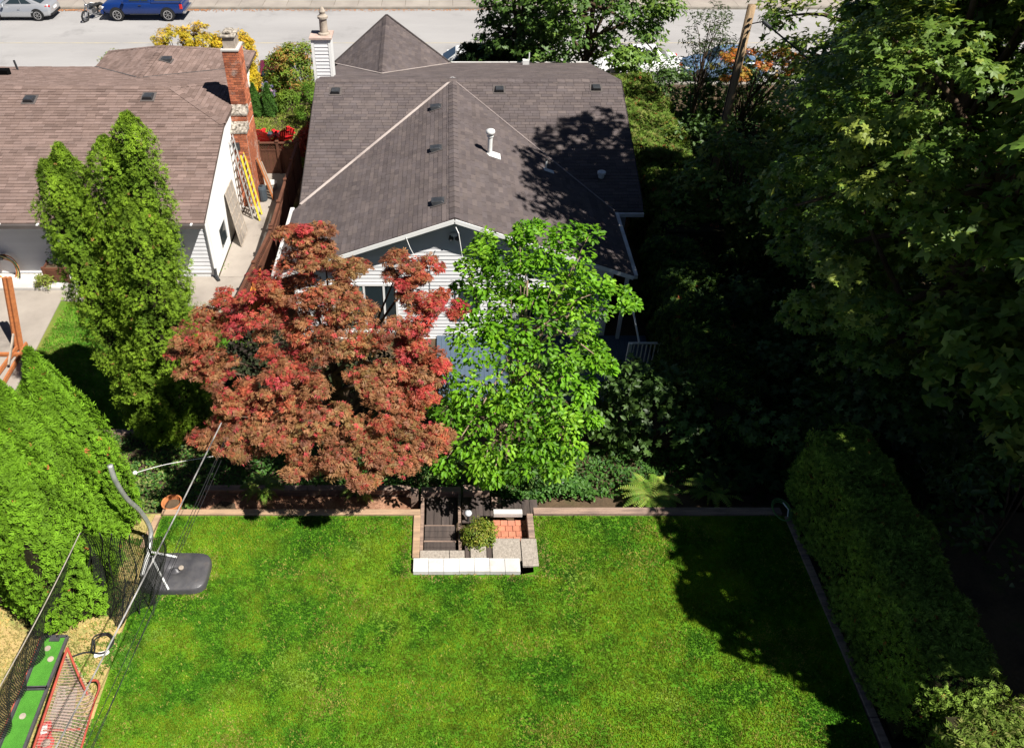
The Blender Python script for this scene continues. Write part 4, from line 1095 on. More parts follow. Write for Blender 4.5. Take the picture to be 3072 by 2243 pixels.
# ================================================================== PUTTING TRAYS
def putting_tray(label, c, far, holes):
    """long tray seen from above; c = four ground corners (far left, far right, near right, near left)"""
    t = thing('putting_mat', (sum((p.x for p in c)) / 4, sum((p.y for p in c)) / 4, 3.0), label, 'putting mat', 'green putting mats')
    up = Vector((0, 0, .05))
    MB().slab([p + up for p in c], .045).build('tray', M['black_plastic'], t)
    cc = sum(c, Vector()) / 4
    inn = [cc + (p - cc) * .955 for p in c]
    inn = [Vector((cc.x + (p.x - cc.x) * .84, cc.y + (p.y - cc.y) * .955, p.z)) for p in c]
    MB().slab([p + Vector((0, 0, .058)) for p in inn], .006).build('turf', M['turf_green'], t)
    for a, b in ((0, 1), (1, 2), (2, 3), (3, 0)):
        MB().beam(c[a] + Vector((0, 0, .06)), c[b] + Vector((0, 0, .06)), .045, .06).build('edge', M['black_plastic'], t)
    for px, py in holes:
        MB().lathe([(.055, 0), (.055, .008)], at(px, py, Z=3.06), 18).build('hole_plug', M['grey_wood'], t)
    for k in (0, ):
        a, b = c[0], c[3]; o = Vector((-.05, 0, .05))
        MB().tube([a + o, b + o], .014, 8).build('side_rod', M['red_metal'], t)
    if far:
        m_ = (c[0] + c[1]) / 2
        MB().span(m_ + Vector((-.08, -.1, .055)), m_ + Vector((.10, -.01, .085))).build('ball_return', M['black_plastic'], t)
    return t
A = [at(133, 1914, Z=3.0), at(206, 1914, Z=3.0), at(146, 2066, Z=3.0), at(74, 2068, Z=3.0)]
putting_tray('far green putting mat in a black tray with two holes', A, True, ((143, 1944), (152, 1976)))
B = [at(72, 2072, Z=3.0), at(145, 2070, Z=3.0), at(72, 2262, Z=3.0), at(-8, 2266, Z=3.0)]
putting_tray('near green putting mat in a black tray with one hole', B, False, ((68, 2147),))

# ================================================================== HOCKEY GOAL
hg = thing('hockey_goal', (-6.3, 6.6, 3.0), 'red framed hockey goal with pale netting lying beside the putting mats', 'hockey goal')
g0, g1 = at(202, 1942, Z=3.55), at(95, 2260, Z=3.55)
g2, g3 = at(292, 2052, Z=3.05), at(238, 2262, Z=3.05)
g4 = at(268, 2040, Z=3.5)
MB().tube([g0, g1], .022, 8).build('crossbar', M['red_metal'], hg)
MB().tube(smooth_line([g0, at(236, 2025, Z=3.4), at(262, 2082, Z=3.05)], 10), .020, 8).build('post', M['red_metal'], hg)
MB().tube(smooth_line([at(268, 2042, Z=3.3), at(290, 2040, Z=3.2), at(298, 2062, Z=3.08), at(285, 2098, Z=3.04)], 10), .020, 8).build('rear_hoop', M['red_metal'], hg)
MB().tube([at(285, 2098, Z=3.04), g3], .018, 8).build('base_bar', M['red_metal'], hg)
MB().tube([at(130, 2190, Z=3.1), at(240, 2186, Z=3.1)], .02, 8).build('side_bar', M['red_metal'], hg)
rows = []
for s in np.linspace(0, 1, 9):
    row = []
    for t in np.linspace(0, 1, 24):
        a = g0.lerp(g1, t); b = at(284, 2092, Z=3.06).lerp(g3, t)
        p = a.lerp(b, s); p.z -= .10 * math.sin(s * 3.14) * (1 + .4 * math.sin(9 * t)); row.append(p)
    rows.append(row)
net_sheet('goal_net', hg, rows, M['net_hockey'])
rows = []
for s in np.linspace(0, 1, 7):
    row = []
    for t in np.linspace(0, 1, 10):
        a = g0.lerp(at(236, 2030, Z=3.4), t); b = at(240, 2075, Z=3.04).lerp(at(284, 2092, Z=3.04), t)
        row.append(a.lerp(b, s))
    rows.append(row)
net_sheet('end_net', hg, rows, M['net_hockey'])
t = thing('goalie_blocker', at(137, 2195, Z=3.0), 'red and white padded goalie blocker lying inside the hockey goal', 'goalie pad'); p = at(137, 2195, Z=3.0)
MB().box(p + Vector((0, 0, .05)), (.22, .30, .07), R(20)).build('pad', M['red_plastic'], t, bevel=.02); MB().box(p + Vector((0, 0, .09)), (.11, .15, .03), R(20)).build('face', M['cable_white'], t, bevel=.01)
t = thing('goalie_glove', at(140, 2232, Z=3.0), 'red ring shaped catching glove lying inside the hockey goal', 'glove'); p = at(140, 2232, Z=3.0)
MB().tube([p + Vector((.11 * math.cos(a), .10 * math.sin(a), .05)) for a in np.linspace(0, 6.283, 20)], .03, 8).build('cuff', M['red_plastic'], t); MB().lathe([(.08, .01), (.09, .03), (.05, .05)], p, 14).build('palm', M['grey_wood'], t)
t = thing('grey_sheet', at(190, 2110, Z=2.99), 'pale grey worn board lying under the hockey net', 'board')
qq = [at(175, 2060, Z=3.01), at(232, 2066, Z=3.01), at(212, 2190, Z=3.01), at(140, 2182, Z=3.01)]
MB().slab(qq, .02).build('panel', M['concrete'], t); MB().beam(qq[0] + Vector((.02, 0, .015)), qq[1] + Vector((0, 0, .015)), .03, .02).build('batten', M['grey_wood'], t)

# ================================================================== UTILITY POLE
up = thing('utility_pole', at(2185, 330, Y=26.0), 'weathered wooden utility pole with cables rising from the dark shrubs', 'utility pole')
ub, ut = at(2170, 300, Y=26.0), at(2256, 16, Y=26.0)
base = Vector((ut.x, 26, .7))
MB().tube([base, Vector((ut.x, 26, ut.z * .6)), Vector((ut.x, 26, ut.z))], [.16, .14, .125], 14).build('pole', M['pole_wood'], up, smooth=True)
MB().tube([Vector((ut.x, 25.86, ut.z - .5)), Vector((ut.x - .1, 25.9, ut.z - .6)), Vector((ut.x - .15, 25.9, ut.z - 1.6)), Vector((ut.x - .16, 25.9, 3))], .022, 6).build('riser_cable', M['cable_black'], up)
e0, e1, e2 = Vector((ut.x + .1, 26, ut.z - .55)), at(2290, 65, Y=25.6), at(2380, 140, Y=24.8)
MB().tube([e0, e1], .02, 6).build('drop_cable', M['cable_black'], up)
MB().tube([e1, e1.lerp(e2, .25)], .06, 10).build('splice_case', M['vent_black'], up)
MB().tube([e1, e2, e2 + (e2 - e1) * 2.5], .025, 6).build('drop_cable', M['cable_black'], up)
MB().tube(smooth_line([e1 + Vector((.05, 0, -.05)), e1 + Vector((.12, 0, -.35)), e1 + Vector((.25, 0, -.38)), e1.lerp(e2, .28)], 10), .008, 5).build('cable_loop', M['cable_black'], up)
MB().tube([Vector((ut.x - .1, 26, ut.z - .9)), at(2185, 160, Y=26.6)], .008, 5).build('stay_wire', M['cable_black'], up)
for k in range(3): MB().box(Vector((ut.x + .02 * k, 25.86, ut.z - .35 - .18 * k)), (.08, .04, .03)).build('bracket', M['vent_black'], up)

# ================================================================== VEHICLES
def wheel(t, c, r, w, rim='chrome'):
    """wheel with its axle along Y (local)"""
    tyre = MB().lathe([(r * .66, -w / 2), (r * .93, -w / 2), (r, -w * .3), (r, w * .3), (r * .93, w / 2), (r * .66, w / 2)], c, 24, 'Y').build('wheel', M['rubber'], t)
    for s in (-1, 1):
        hub = MB()
        for k in range(6):
            a = 2 * math.pi * k / 6 + .3
            p = Vector(c) + Vector((0, s * (w / 2 + .004), 0))
            hub.beam(p, p + Vector((math.cos(a) * r * .62, 0, math.sin(a) * r * .62)), .02, r * .22, up=(0, 1, 0))
        hub.build('rim_spokes', M[rim], tyre)
        ring = MB(); n = 24
        for j in range(n):
            a, b = 2 * math.pi * j / n, 2 * math.pi * (j + 1) / n; y = c[1] + s * (w / 2 + .006)
            ring.poly(*[(c[0] + q * r * math.cos(g), y, c[2] + q * r * math.sin(g)) for q, g in ((.58, a), (.70, a), (.70, b), (.58, b))])
        ring.build('rim', M[rim], tyre)
def car_body(t, st, m, wheels, r, halfw):
    """st: stations (x, z_low, z_belt, half width low, half width belt). Lofted shell with wheel-arch cut ring."""
    V = []; F = []
    K = 9
    for x, zl, zb, wl_, wb_ in st:
        for s in (-1, 1):
            pts = [(wl_ * .86, zl), (wl_, zl + .08), (wl_ * 1.01, (zl + zb) * .5), (wb_, zb - .06), (wb_ * .93, zb)]
            if s > 0: pts = pts[::-1]
            V += [(x, s * y, z) for y, z in (pts if s < 0 else pts)]
    k = 10
    for i in range(len(st) - 1):
        for j in range(k):
            a, b = i * k + j, i * k + (j + 1) % k
            F.append([a, b, b + k, a + k])
    F.append(list(range(k))[::-1]); F.append([(len(st) - 1) * k + j for j in range(k)])
    mb = MB(); mb._add(V, F)
    b = mb.build('body', M[m], t, smooth=False, bevel=.03)
    for p in b.data.polygons: p.use_smooth = True
    for wx in wheels:
        for s in (-1, 1):
            ar = MB(); n = 18
            for j in range(n):
                a0, a1 = -.2 + (math.pi + .4) * j / n, -.2 + (math.pi + .4) * (j + 1) / n
                y = s * (halfw + .012)
                ar.poly((wx, y, r), (wx + (r + .07) * math.cos(a0), y, r + (r + .07) * math.sin(a0)), (wx + (r + .07) * math.cos(a1), y, r + (r + .07) * math.sin(a1)))
            ar.build('wheel_arch', M['rubber'], b)
    return b
def cabin(t, pts, hw_low, hw_top, m_roof, side_windows, name='cabin'):
    """pts: (x_bottom_rear, x_top_rear, x_top_front, x_bottom_front, z_low, z_top); glass all round with painted roof"""
    xr0, xr1, xf1, xf0, zl, zt_ = pts
    mb = MB()
    P = lambda x, y, z: (x, y, z)
    lo = [P(xr0, -hw_low, zl), P(xf0, -hw_low, zl), P(xf0, hw_low, zl), P(xr0, hw_low, zl)]
    hi = [P(xr1, -hw_top, zt_), P(xf1, -hw_top, zt_), P(xf1, hw_top, zt_), P(xr1, hw_top, zt_)]
    mb._add(lo + hi, [[4, 5, 6, 7], [0, 1, 5, 4], [1, 2, 6, 5], [2, 3, 7, 6], [3, 0, 4, 7], [3, 2, 1, 0]])
    c = mb.build(name, M[m_roof], t, bevel=.05)
    L = [Vector(p) for p in lo]; H = [Vector(p) for p in hi]
    def pane(a, b, c_, d, u0, u1, v0, v1, nm, off):
        f = lambda u, v: (a.lerp(b, u)).lerp(d.lerp(c_, u), v) + off
        MB().poly(f(u0, v0), f(u1, v0), f(u1, v1), f(u0, v1)).build(nm, M['glass'], c)
    for u0, u1 in side_windows:
        pane(L[0], L[1], H[1], H[0], u0, u1, .18, .88, 'side_window', Vector((0, -.012, .004)))
        pane(L[3], L[2], H[2], H[3], u0, u1, .18, .88, 'side_window', Vector((0, .012, .004)))
    pane(L[1], L[2], H[2], H[1], .06, .94, .08, .92, 'windscreen', Vector((.012 if xf0 > xr0 else -.012, 0, .01)))
    pane(L[3], L[0], H[0], H[3], .08, .92, .10, .90, 'rear_window', Vector((-.012 if xf0 > xr0 else .012, 0, .01)))
    return c
def coupe(name, label, cat, loc, rz, paint, parts=True):
    t = thing(name, (0, 0, 0), label, cat)
    st = [(-2.15, .38, .78, .70, .62), (-2.02, .26, .92, .84, .72), (-1.5, .20, .96, .92, .78), (-.9, .18, .93, .92, .82), (0, .18, .90, .90, .83), (.8, .18, .86, .91, .80), (1.4, .20, .80, .91, .76), (1.95, .26, .66, .84, .68), (2.15, .34, .55, .70, .55)]
    car_body(t, st, paint, (-1.33, 1.32), .33, .915)
    cabin(t, (-1.75, -.65, .12, 1.0, .88, 1.30), .76, .56, paint, ((.20, .46), (.48, .86)))
    for x in (-1.33, 1.32):
        for s in (-1, 1): wheel(t, (x, s * .82, .33), .33, .22)
    for s in (-1, 1):
        MB().box((-1.98, s * .66, .80), (.30, .16, .10), s * .35).build('tail_light', M['lamp_red'], t, bevel=.02)
        MB().box((1.92, s * .62, .64), (.34, .18, .08), s * -.4).build('headlight', M['lamp_clear'], t, bevel=.02)
        m_ = MB().box((.62, s * .98, .95), (.12, .16, .11)).build('wing_mirror', M[paint], t, bevel=.02)
        MB().box((-.3, s * .925, .74), (.16, .02, .03)).build('door_handle', M['chrome'], t)
    MB().box((-2.16, 0, .60), (.03, .46, .14)).build('number_plate', M['lamp_clear'], t)
    MB().box((-2.10, 0, .34), (.16, 1.35, .14)).build('bumper', M['rubber'], t, bevel=.03)
    t.location = loc; t.rotation_euler = (0, 0, rz)
    return t
pc = at(68, 52, Z=0.0)
coupe('parked_car', 'silver two door coupe parked at the far kerb', 'car', (pc.x, 53.05, 0.0), R(180), 'silver_paint')
def sedan(name, label, loc, rz, paint):
    t = thing(name, (0, 0, 0), label, 'car')
    st = [(-2.3, .40, .80, .70, .62), (-2.15, .26, .95, .84, .74), (-1.5, .20, .98, .89, .78), (-.6, .18, .97, .89, .82), (.6, .18, .94, .89, .80), (1.4, .20, .88, .89, .76), (2.05, .26, .74, .84, .68), (2.28, .36, .60, .70, .55)]
    car_body(t, st, paint, (-1.38, 1.38), .32, .895)
    cabin(t, (-1.75, -1.0, .25, 1.0, .93, 1.44), .76, .58, paint, ((.17, .46), (.5, .84)))
    for x in (-1.38, 1.38):
        for s in (-1, 1): wheel(t, (x, s * .80, .32), .32, .2)
    for s in (-1, 1):
        MB().box((-2.2, s * .66, .82), (.2, .22, .12)).build('tail_light', M['lamp_red'], t, bevel=.02)
        MB().box((2.1, s * .6, .66), (.26, .26, .1)).build('headlight', M['lamp_clear'], t, bevel=.02)
        MB().box((.7, s * .95, 1.0), (.12, .16, .11)).build('wing_mirror', M[paint], t, bevel=.02)
    t.location = loc; t.rotation_euler = (0, 0, rz)
    return t
p = at(812, 205, Z=.7); sedan('parked_car', 'dark red car on the driveway behind the tall rhododendron', (p.x + .5, 40.7, .28), R(100), 'red_paint')
p = at(1350, 170, Z=1.0); sedan('parked_car', 'white car mostly hidden behind the dark laurel hedge', (p.x + .6, 43.2, 0), R(180), 'white_paint')
p = at(2190, 175, Z=1.0); sedan('parked_car', 'steel blue car glimpsed through the orange leaves by the utility pole', (p.x - .2, 43.3, 0), R(180), 'steel_blue_paint')
p = at(2080, 160, Z=1.0); sedan('parked_car', 'white car glimpsed behind the front yard tree near the utility pole', (p.x - 3.1, 43.4, 0), R(180), 'white_paint')
# blue pickup
t = thing('pickup_truck', (0, 0, 0), 'blue extended cab pickup truck parked at the far kerb', 'pickup truck')
st = [(-2.5, .55, .98, .80, .78), (-2.42, .42, 1.02, .88, .85), (-1.2, .36, 1.04, .90, .86), (-.4, .36, 1.04, .90, .86), (.9, .36, 1.06, .90, .86), (1.5, .38, 1.04, .90, .82), (2.2, .42, .98, .88, .78), (2.45, .5, .88, .78, .70)]
car_body(t, st, 'blue_paint', (-1.55, 1.55), .38, .905)
cabin(t, (-.62, -.45, .55, 1.15, 1.03, 1.62), .80, .66, 'blue_paint', ((.08, .34), (.38, .80)))
for x in (-1.55, 1.55):
    for s in (-1, 1): wheel(t, (x, s * .80, .38), .38, .26)
bed = MB().span((-2.42, -.70, 1.035), (-.66, .70, 1.05)).build('bed_liner', M['vent_black'], t)
for a_, b_ in (((-2.46, -.86, 1.02), (-.64, -.74, 1.13)), ((-2.46, .74, 1.02), (-.64, .86, 1.13)), ((-2.48, -.86, 1.0), (-2.40, .86, 1.12)), ((-.72, -.8, 1.02), (-.64, .8, 1.16))):
    MB().span(a_, b_).build('bed_rail', M['blue_paint'], bed, bevel=.015)
for s in (-1, 1):
    MB().box((-2.42, s * .85, .84), (.16, .10, .26)).build('tail_light', M['lamp_red'], t, bevel=.015)
    MB().box((2.36, s * .68, .76), (.16, .24, .14)).build('headlight', M['lamp_clear'], t, bevel=.02)
    MB().box((1.0, s * 1.0, 1.16), (.14, .18, .16)).build('wing_mirror', M['blue_paint'], t, bevel=.02)
    MB().box((.05, s * .915, .93), (.18, .02, .04)).build('door_handle', M['vent_black'], t)
    MB().span((-1.0, s * .905 - .004, .40), (.75, s * .905 + .004, .44)).build('rocker_trim', M['vent_black'], t)
MB().box((-2.56, 0, .52), (.14, 1.7, .16)).build('rear_bumper', M['chrome'], t, bevel=.02)
MB().box((2.46, 0, .52), (.16, 1.7, .2)).build('front_bumper', M['blue_paint'], t, bevel=.02)
p = at(445, 50, Z=0); t.location = (p.x, 53.0, 0); t.rotation_euler = (0, 0, R(180))
# motorcycle standing across the kerb, front wheel towards the street centre
t = thing('motorcycle', (0, 0, 0), 'chrome and black cruiser motorcycle parked between the coupe and the pickup', 'motorcycle')
def bike_wheel(x, r):
    w = MB(); n = 28
    w.tube([(x + r * math.cos(a), 0, r + r * math.sin(a)) for a in np.linspace(0, 6.283, n)], .055, 8, False)
    o = w.build('wheel', M['rubber'], t)
    s = MB()
    for k in range(12):
        a = k * math.pi / 6; s.tube([(x, 0, r), (x + (r - .05) * math.cos(a), 0, r + (r - .05) * math.sin(a))], .006, 4)
    s.build('spokes', M['chrome'], o)
bike_wheel(.78, .31); bike_wheel(-.72, .30)
for s in (-1, 1):
    MB().tube([(.78, s * .09, .31), (.45, s * .10, .92)], .028, 8).build('fork', M['chrome'], t)
    MB().tube(smooth_line([(.44, s * .06, .96), (.40, s * .2, 1.06), (.22, s * .38, 1.02)], 8), .016, 6).build('handlebar', M['chrome'], t)
    MB().tube(smooth_line([(.25, s * .14, .35), (-.1, s * .2, .22), (-.9, s * .22, .26)], 8), .04, 8).build('exhaust', M['chrome'], t)
MB().lathe([(.01, -.1), (.08, -.08), (.10, 0), (.07, .05), (.01, .06)], (.58, 0, .90), 12, 'X').build('headlamp', M['chrome'], t, smooth=True)
MB().box((.18, 0, .78), (.52, .28, .20), 0).build('fuel_tank', M['vent_black'], t, bevel=.08)
MB().box((.05, 0, .45), (.46, .26, .34), 0).build('engine', M['chrome'], t, bevel=.05)
MB().box((-.32, 0, .70), (.55, .28, .10), 0).build('seat', M['rubber'], t, bevel=.04)
MB().tube(smooth_line([(-.35, 0, .62), (-.7, 0, .66), (-1.0, 0, .50)], 8), .09, 8).build('rear_fender', M['vent_black'], t)
MB().tube([(.45, 0, .85), (-.2, 0, .35), (-.72, 0, .30)], .03, 6).build('frame', M['vent_black'], t)
p = at(265, 66, Z=0); t.location = (p.x + .12, p.y + .75, 0); t.rotation_euler = (R(-6), 0, R(-108))
# ================================================================== FOLIAGE
def kite(ang, L, w, mid=.45, base=(0, 0), z=.0, tipz=-.08):
    a = math.radians(ang); c, s = math.cos(a), math.sin(a)
    f = lambda x, y, h: (base[0] + x * c - y * s, base[1] + x * s + y * c, h)
    return [f(0, 0, z), f(L * mid, -w, z + .03), f(L, 0, tipz), f(L * mid, w, z + .03)]
def tmpl(*kites):
    V = np.array([p for k in kites for p in k]); return V, np.arange(len(V)).reshape(-1, 4)
T_OVAL = (np.array([(0, 0, 0), (.28, .24, .07), (.68, .23, .05), (1, 0, -.08), (.68, -.23, .05), (.28, -.24, .07)]), np.array([[0, 1, 2, 3], [0, 3, 4, 5]]))
T_LANCE = (np.array([(0, 0, 0), (.3, .13, .04), (.7, .11, .02), (1, 0, -.1), (.7, -.11, .02), (.3, -.13, .04)]), np.array([[0, 1, 2, 3], [0, 3, 4, 5]]))
T_MAPLE = tmpl(kite(0, 1.0, .20, .5), kite(48, .86, .18, .5), kite(-48, .86, .18, .5), kite(105, .50, .16, .5), kite(-105, .50, .16, .5))
def tri(ang, L, w, sg=1):
    a = math.radians(ang); c, s_ = math.cos(a), math.sin(a)
    f = lambda x, y, h: (x * c - y * s_, x * s_ + y * c, h)
    return [f(0, 0, 0), f(L * .5, sg * w * 1.7, .03), f(L, -sg * w * .25, -.07)]
def tmpl3(*tris):
    V = np.array([p for k in tris for p in k]); return V, np.arange(len(V)).reshape(-1, 3)
T_SPRAY = tmpl3(tri(-6, 1.0, .13), tri(32, .76, .12), tri(-34, .76, .12, -1))
T_JMAPLE = tmpl3(tri(0, 1.0, .14), tri(38, .92, .13), tri(-38, .92, .13, -1), tri(78, .68, .12), tri(-78, .68, .12, -1))
T_MAPLE3 = tmpl(kite(0, 1.0, .24, .42), kite(62, .78, .22, .45), kite(-62, .78, .22, .45))
T_NEEDLE = tmpl(kite(0, 1.0, .07, .5), kite(18, .8, .06, .5))
def unit(a): return a / np.maximum(np.linalg.norm(a, axis=1, keepdims=True), 1e-9)
def leaf_frames(N, D=None):
    n = len(N); N = unit(N)
    if D is None: D = RNG.normal(size=(n, 3))
    X = unit(D - N * np.sum(D * N, 1, keepdims=True)); Y = np.cross(N, X)
    return X, Y, N
def cloud(name, parent, P, N, S, C, T, m, D=None, singles=0, single_name='leaf', curl=1.0):
    """P points, N leaf normals, S sizes, C colours; nearest 'singles' leaves become objects of their own"""
    V0, F0 = T; n = len(P)
    X, Y, Z = leaf_frames(N, D)
    org = np.array(ORG[parent.name]) if parent is not None else np.zeros(3)
    idx = np.arange(n)
    if singles:
        d = np.linalg.norm(P - CAMP, axis=1) - .6 * (P - P.mean(0))[:, 2] * 0
        order = np.argsort(d); one, idx = order[:singles], order[singles:]
        protos = []
        for k in range(8):
            i = one[(k * len(one)) // 8]
            protos.append((mesh_np(single_name, V0, F0, np.repeat(C[i][None], len(F0), 0)), C[i]))
            protos[-1][0].materials.append(m)
        for q, i in enumerate(one):
            me = protos[int(np.argmin([np.abs(C[i] - c).sum() for _, c in protos]))][0]
            o = bpy.data.objects.new(single_name, me); COL.objects.link(o); o.parent = parent; ORG[o.name] = ORG[parent.name]
            M4 = Matrix((( *(X[i] * S[i])[:1], *(Y[i] * S[i])[:1], *(Z[i] * S[i])[:1], P[i][0] - org[0]),
                         (X[i][1] * S[i], Y[i][1] * S[i], Z[i][1] * S[i], P[i][1] - org[1]),
                         (X[i][2] * S[i], Y[i][2] * S[i], Z[i][2] * S[i], P[i][2] - org[2]), (0, 0, 0, 1)))
            o.matrix_local = M4
    X, Y, Z, P, S, C = X[idx], Y[idx], Z[idx], P[idx] - org, S[idx], C[idx]; n = len(idx)
    sc = S[:, None, None]
    V = P[:, None, :] + sc * (V0[None, :, 0:1] * X[:, None, :] + V0[None, :, 1:2] * Y[:, None, :] + curl * V0[None, :, 2:3] * Z[:, None, :])
    F = (F0[None] + (np.arange(n) * len(V0))[:, None, None]).reshape(-1, F0.shape[1])
    me = mesh_np(name, V.reshape(-1, 3), F, np.repeat(C, len(F0), 0))
    o = put(name, me, m, parent)
    return tag(o, kind='stuff') if parent is not None else o
def sph(n):
    return unit(RNG.normal(size=(n, 3)))
def clumps(c, rad, n, shell=(.55, 1.0), lower=-.6, squash=None):
    d = sph(n * 4); d = d[d[:, 2] > lower][:n]
    r = RNG.uniform(shell[0], shell[1], (len(d), 1)) ** .6
    return np.array(c) + d * r * np.array(rad), d
def fill(cc, cd, per, cr, flat=.6, out=.5, up=.8, rnd=.6):
    """leaf points around clump centres"""
    n = len(cc) * per; ci = np.repeat(np.arange(len(cc)), per)
    d = sph(n); r = RNG.uniform(.25, 1, (n, 1)) ** .5
    sz = (cr * RNG.uniform(.7, 1.3, len(cc)))[ci][:, None] if np.isscalar(cr) else cr[ci][:, None]
    P = cc[ci] + d * r * sz * np.array([1, 1, flat])
    N = out * cd[ci] + .5 * d + np.array([0, 0, up]) + rnd * RNG.normal(size=(n, 3))
    return P, N, ci
def pick(cols, n, ci=None, spread=.14):
    cols = np.array(cols)
    if ci is None: c = cols[RNG.integers(0, len(cols), n)]
    else:
        base = RNG.integers(0, len(cols), ci.max() + 1)
        k = np.where(RNG.random(n) < .7, base[ci], RNG.integers(0, len(cols), n)); c = cols[k]
    return c * RNG.uniform(1 - spread, 1 + spread, (n, 1))
def limbs(parent, base, top, cc, r0, m='bark', nl=14, name='limb', sub=.0):
    base, top = Vector(base), Vector(top)
    trunk = smooth_line([base, base.lerp(top, .35) + Vector((random.uniform(-.1, .1), random.uniform(-.1, .1), 0)), base.lerp(top, .7) + Vector((random.uniform(-.15, .15), random.uniform(-.15, .15), 0)), top], 10)
    MB().tube(trunk, [r0 * (1 - .8 * i / 10) for i in range(11)], 9).build('trunk', M[m], parent, smooth=True)
    sel = RNG.permutation(len(cc))[:nl]
    for i in sel:
        e = Vector(cc[i]); k = random.uniform(.25, .85); s = base.lerp(top, k)
        mid = s.lerp(e, .5) + Vector((0, 0, .12 * (e - s).length * random.uniform(-.3, 1)))
        MB().tube(smooth_line([s, mid, e], 6), [r0 * .38 * (1 - .8 * q / 6) for q in range(7)], 6).build(name, M[m], parent, smooth=True)
def cone_core(parent, base, h, r, m='twig_core', prof=None, name='inner_twigs'):
    prof = prof or [(.45, 0), (.9, .12), (1, .3), (.85, .55), (.5, .8), (.05, .98)]
    mb = MB().lathe([(r * a, h * b) for a, b in prof], base, 14)
    for v in mb.v:
        v.x += random.uniform(-.06, .06); v.y += random.uniform(-.06, .06)
    mb.build(name, M[m], parent)
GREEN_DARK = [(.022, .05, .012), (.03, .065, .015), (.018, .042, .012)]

# ---------------- Japanese maple (red-bronze) over the lawn edge
def tree_thing(name, base, label, cat='tree', group=None): return thing(name, base, label, cat, group)
t = tree_thing('japanese_maple', (-2.2, 13.2, 1.9), 'large red and bronze Japanese maple in front of the grey house')
pads = []      # (px, py, Y, rx, rz) layered pads of foliage, surveyed one by one
for px, py, Y, r in ((880, 690, 13.3, .38), (945, 720, 13.2, .42), (900, 760, 13.1, .45), (975, 770, 13.1, .40), (860, 840, 13.0, .55), (960, 830, 13.0, .6), (1040, 810, 13.2, .42), (780, 870, 12.9, .5), (1000, 900, 12.7, .6),
                     (890, 920, 12.6, .6), (760, 960, 12.5, .55), (640, 960, 12.9, .42), (690, 900, 13.2, .4), (580, 1010, 12.5, .45), (560, 1080, 12.2, .4), (640, 1060, 12.3, .45), (1200, 800, 13.3, .4), (1270, 810, 13.2, .38), (1240, 860, 13.0, .38), (1290, 900, 12.8, .45),
                     (1240, 950, 12.6, .5), (1340, 920, 12.9, .35), (1140, 980, 12.4, .5), (850, 1030, 12.2, .55), (1010, 1010, 12.3, .55), (900, 1090, 12.0, .5), (640, 1130, 12.0, .35), (700, 1170, 11.8, .4), (1100, 1080, 12.0, .5), (1250, 1040, 12.3, .4),
                     (1280, 1100, 12.0, .45), (1190, 1140, 11.7, .5), (1300, 1180, 11.5, .4), (1060, 1170, 11.5, .55), (940, 1180, 11.4, .5), (720, 1250, 11.2, .5), (820, 1240, 11.2, .55), (640, 1290, 11.0, .4), (930, 1280, 11.0, .55),
                     (1050, 1270, 11.0, .5), (1160, 1250, 11.1, .55), (1270, 1270, 11.2, .45), (740, 1330, 10.8, .5), (850, 1330, 10.7, .5), (1000, 1360, 10.5, .5), (1120, 1350, 10.6, .5), (1230, 1340, 10.8, .45), (680, 1370, 10.7, .35), (1080, 1410, 10.3, .4), (1180, 1400, 10.4, .4), (900, 1400, 10.4, .35), (1310, 1310, 11.1, .3), (960, 960, 12.5, .5), (1060, 930, 12.7, .5), (830, 1150, 11.6, .4)):
    pads.append((at(px, py, Y=Y), r))
cc = np.array([tuple(p) for p, r in pads]); cr = np.array([r for p, r in pads])
sub = []; subr = []
for p, r in pads:
    for k in range(7):
        d = Vector(tuple(sph(1)[0])); sub.append(p + Vector((d.x * r * .8, d.y * r * .8, d.z * r * .45))); subr.append(r * random.uniform(.38, .62))
sub = np.array([tuple(p) for p in sub]); subr = np.array(subr)
cd_ = unit(sub - np.array([-2.3, 12.4, 5.0]))
P, N, ci = fill(sub, cd_, 84, subr * 1.0, .42, .3, 1.0, .55)
reds = np.array([(.38, .058, .044), (.36, .100, .050), (.27, .120, .056), (.24, .145, .056), (.40, .052, .058), (.21, .085, .046), (.31, .155, .07)])
redness = np.sin(sub[:, 0] * 1.6 + 1.2) + .6 * np.sin(sub[:, 2] * 2.1) + .5 * RNG.normal(size=len(sub)) + .5 * (sub[:, 2] - 6.2) + .55 * (sub[:, 0] > -1)
order = np.where(redness > 1.25, RNG.choice([0, 4, 1], len(sub)), np.where(redness > .2, RNG.choice([1, 2, 6, 5], len(sub)), RNG.choice([2, 3, 5, 6], len(sub))))
cb = reds[np.where(RNG.random(len(P)) < .62, order[ci], RNG.integers(0, 7, len(P)))] * RNG.uniform(.8, 1.2, (len(P), 1))
cloud('crown', t, P, N, RNG.uniform(.070, .108, len(P)), cb, T_JMAPLE, M['leaf_red'], singles=300)
limbs(t, (-2.2, 13.2, 1.9), (-2.4, 12.7, 6.2), cc, .13, 'bark', 26)

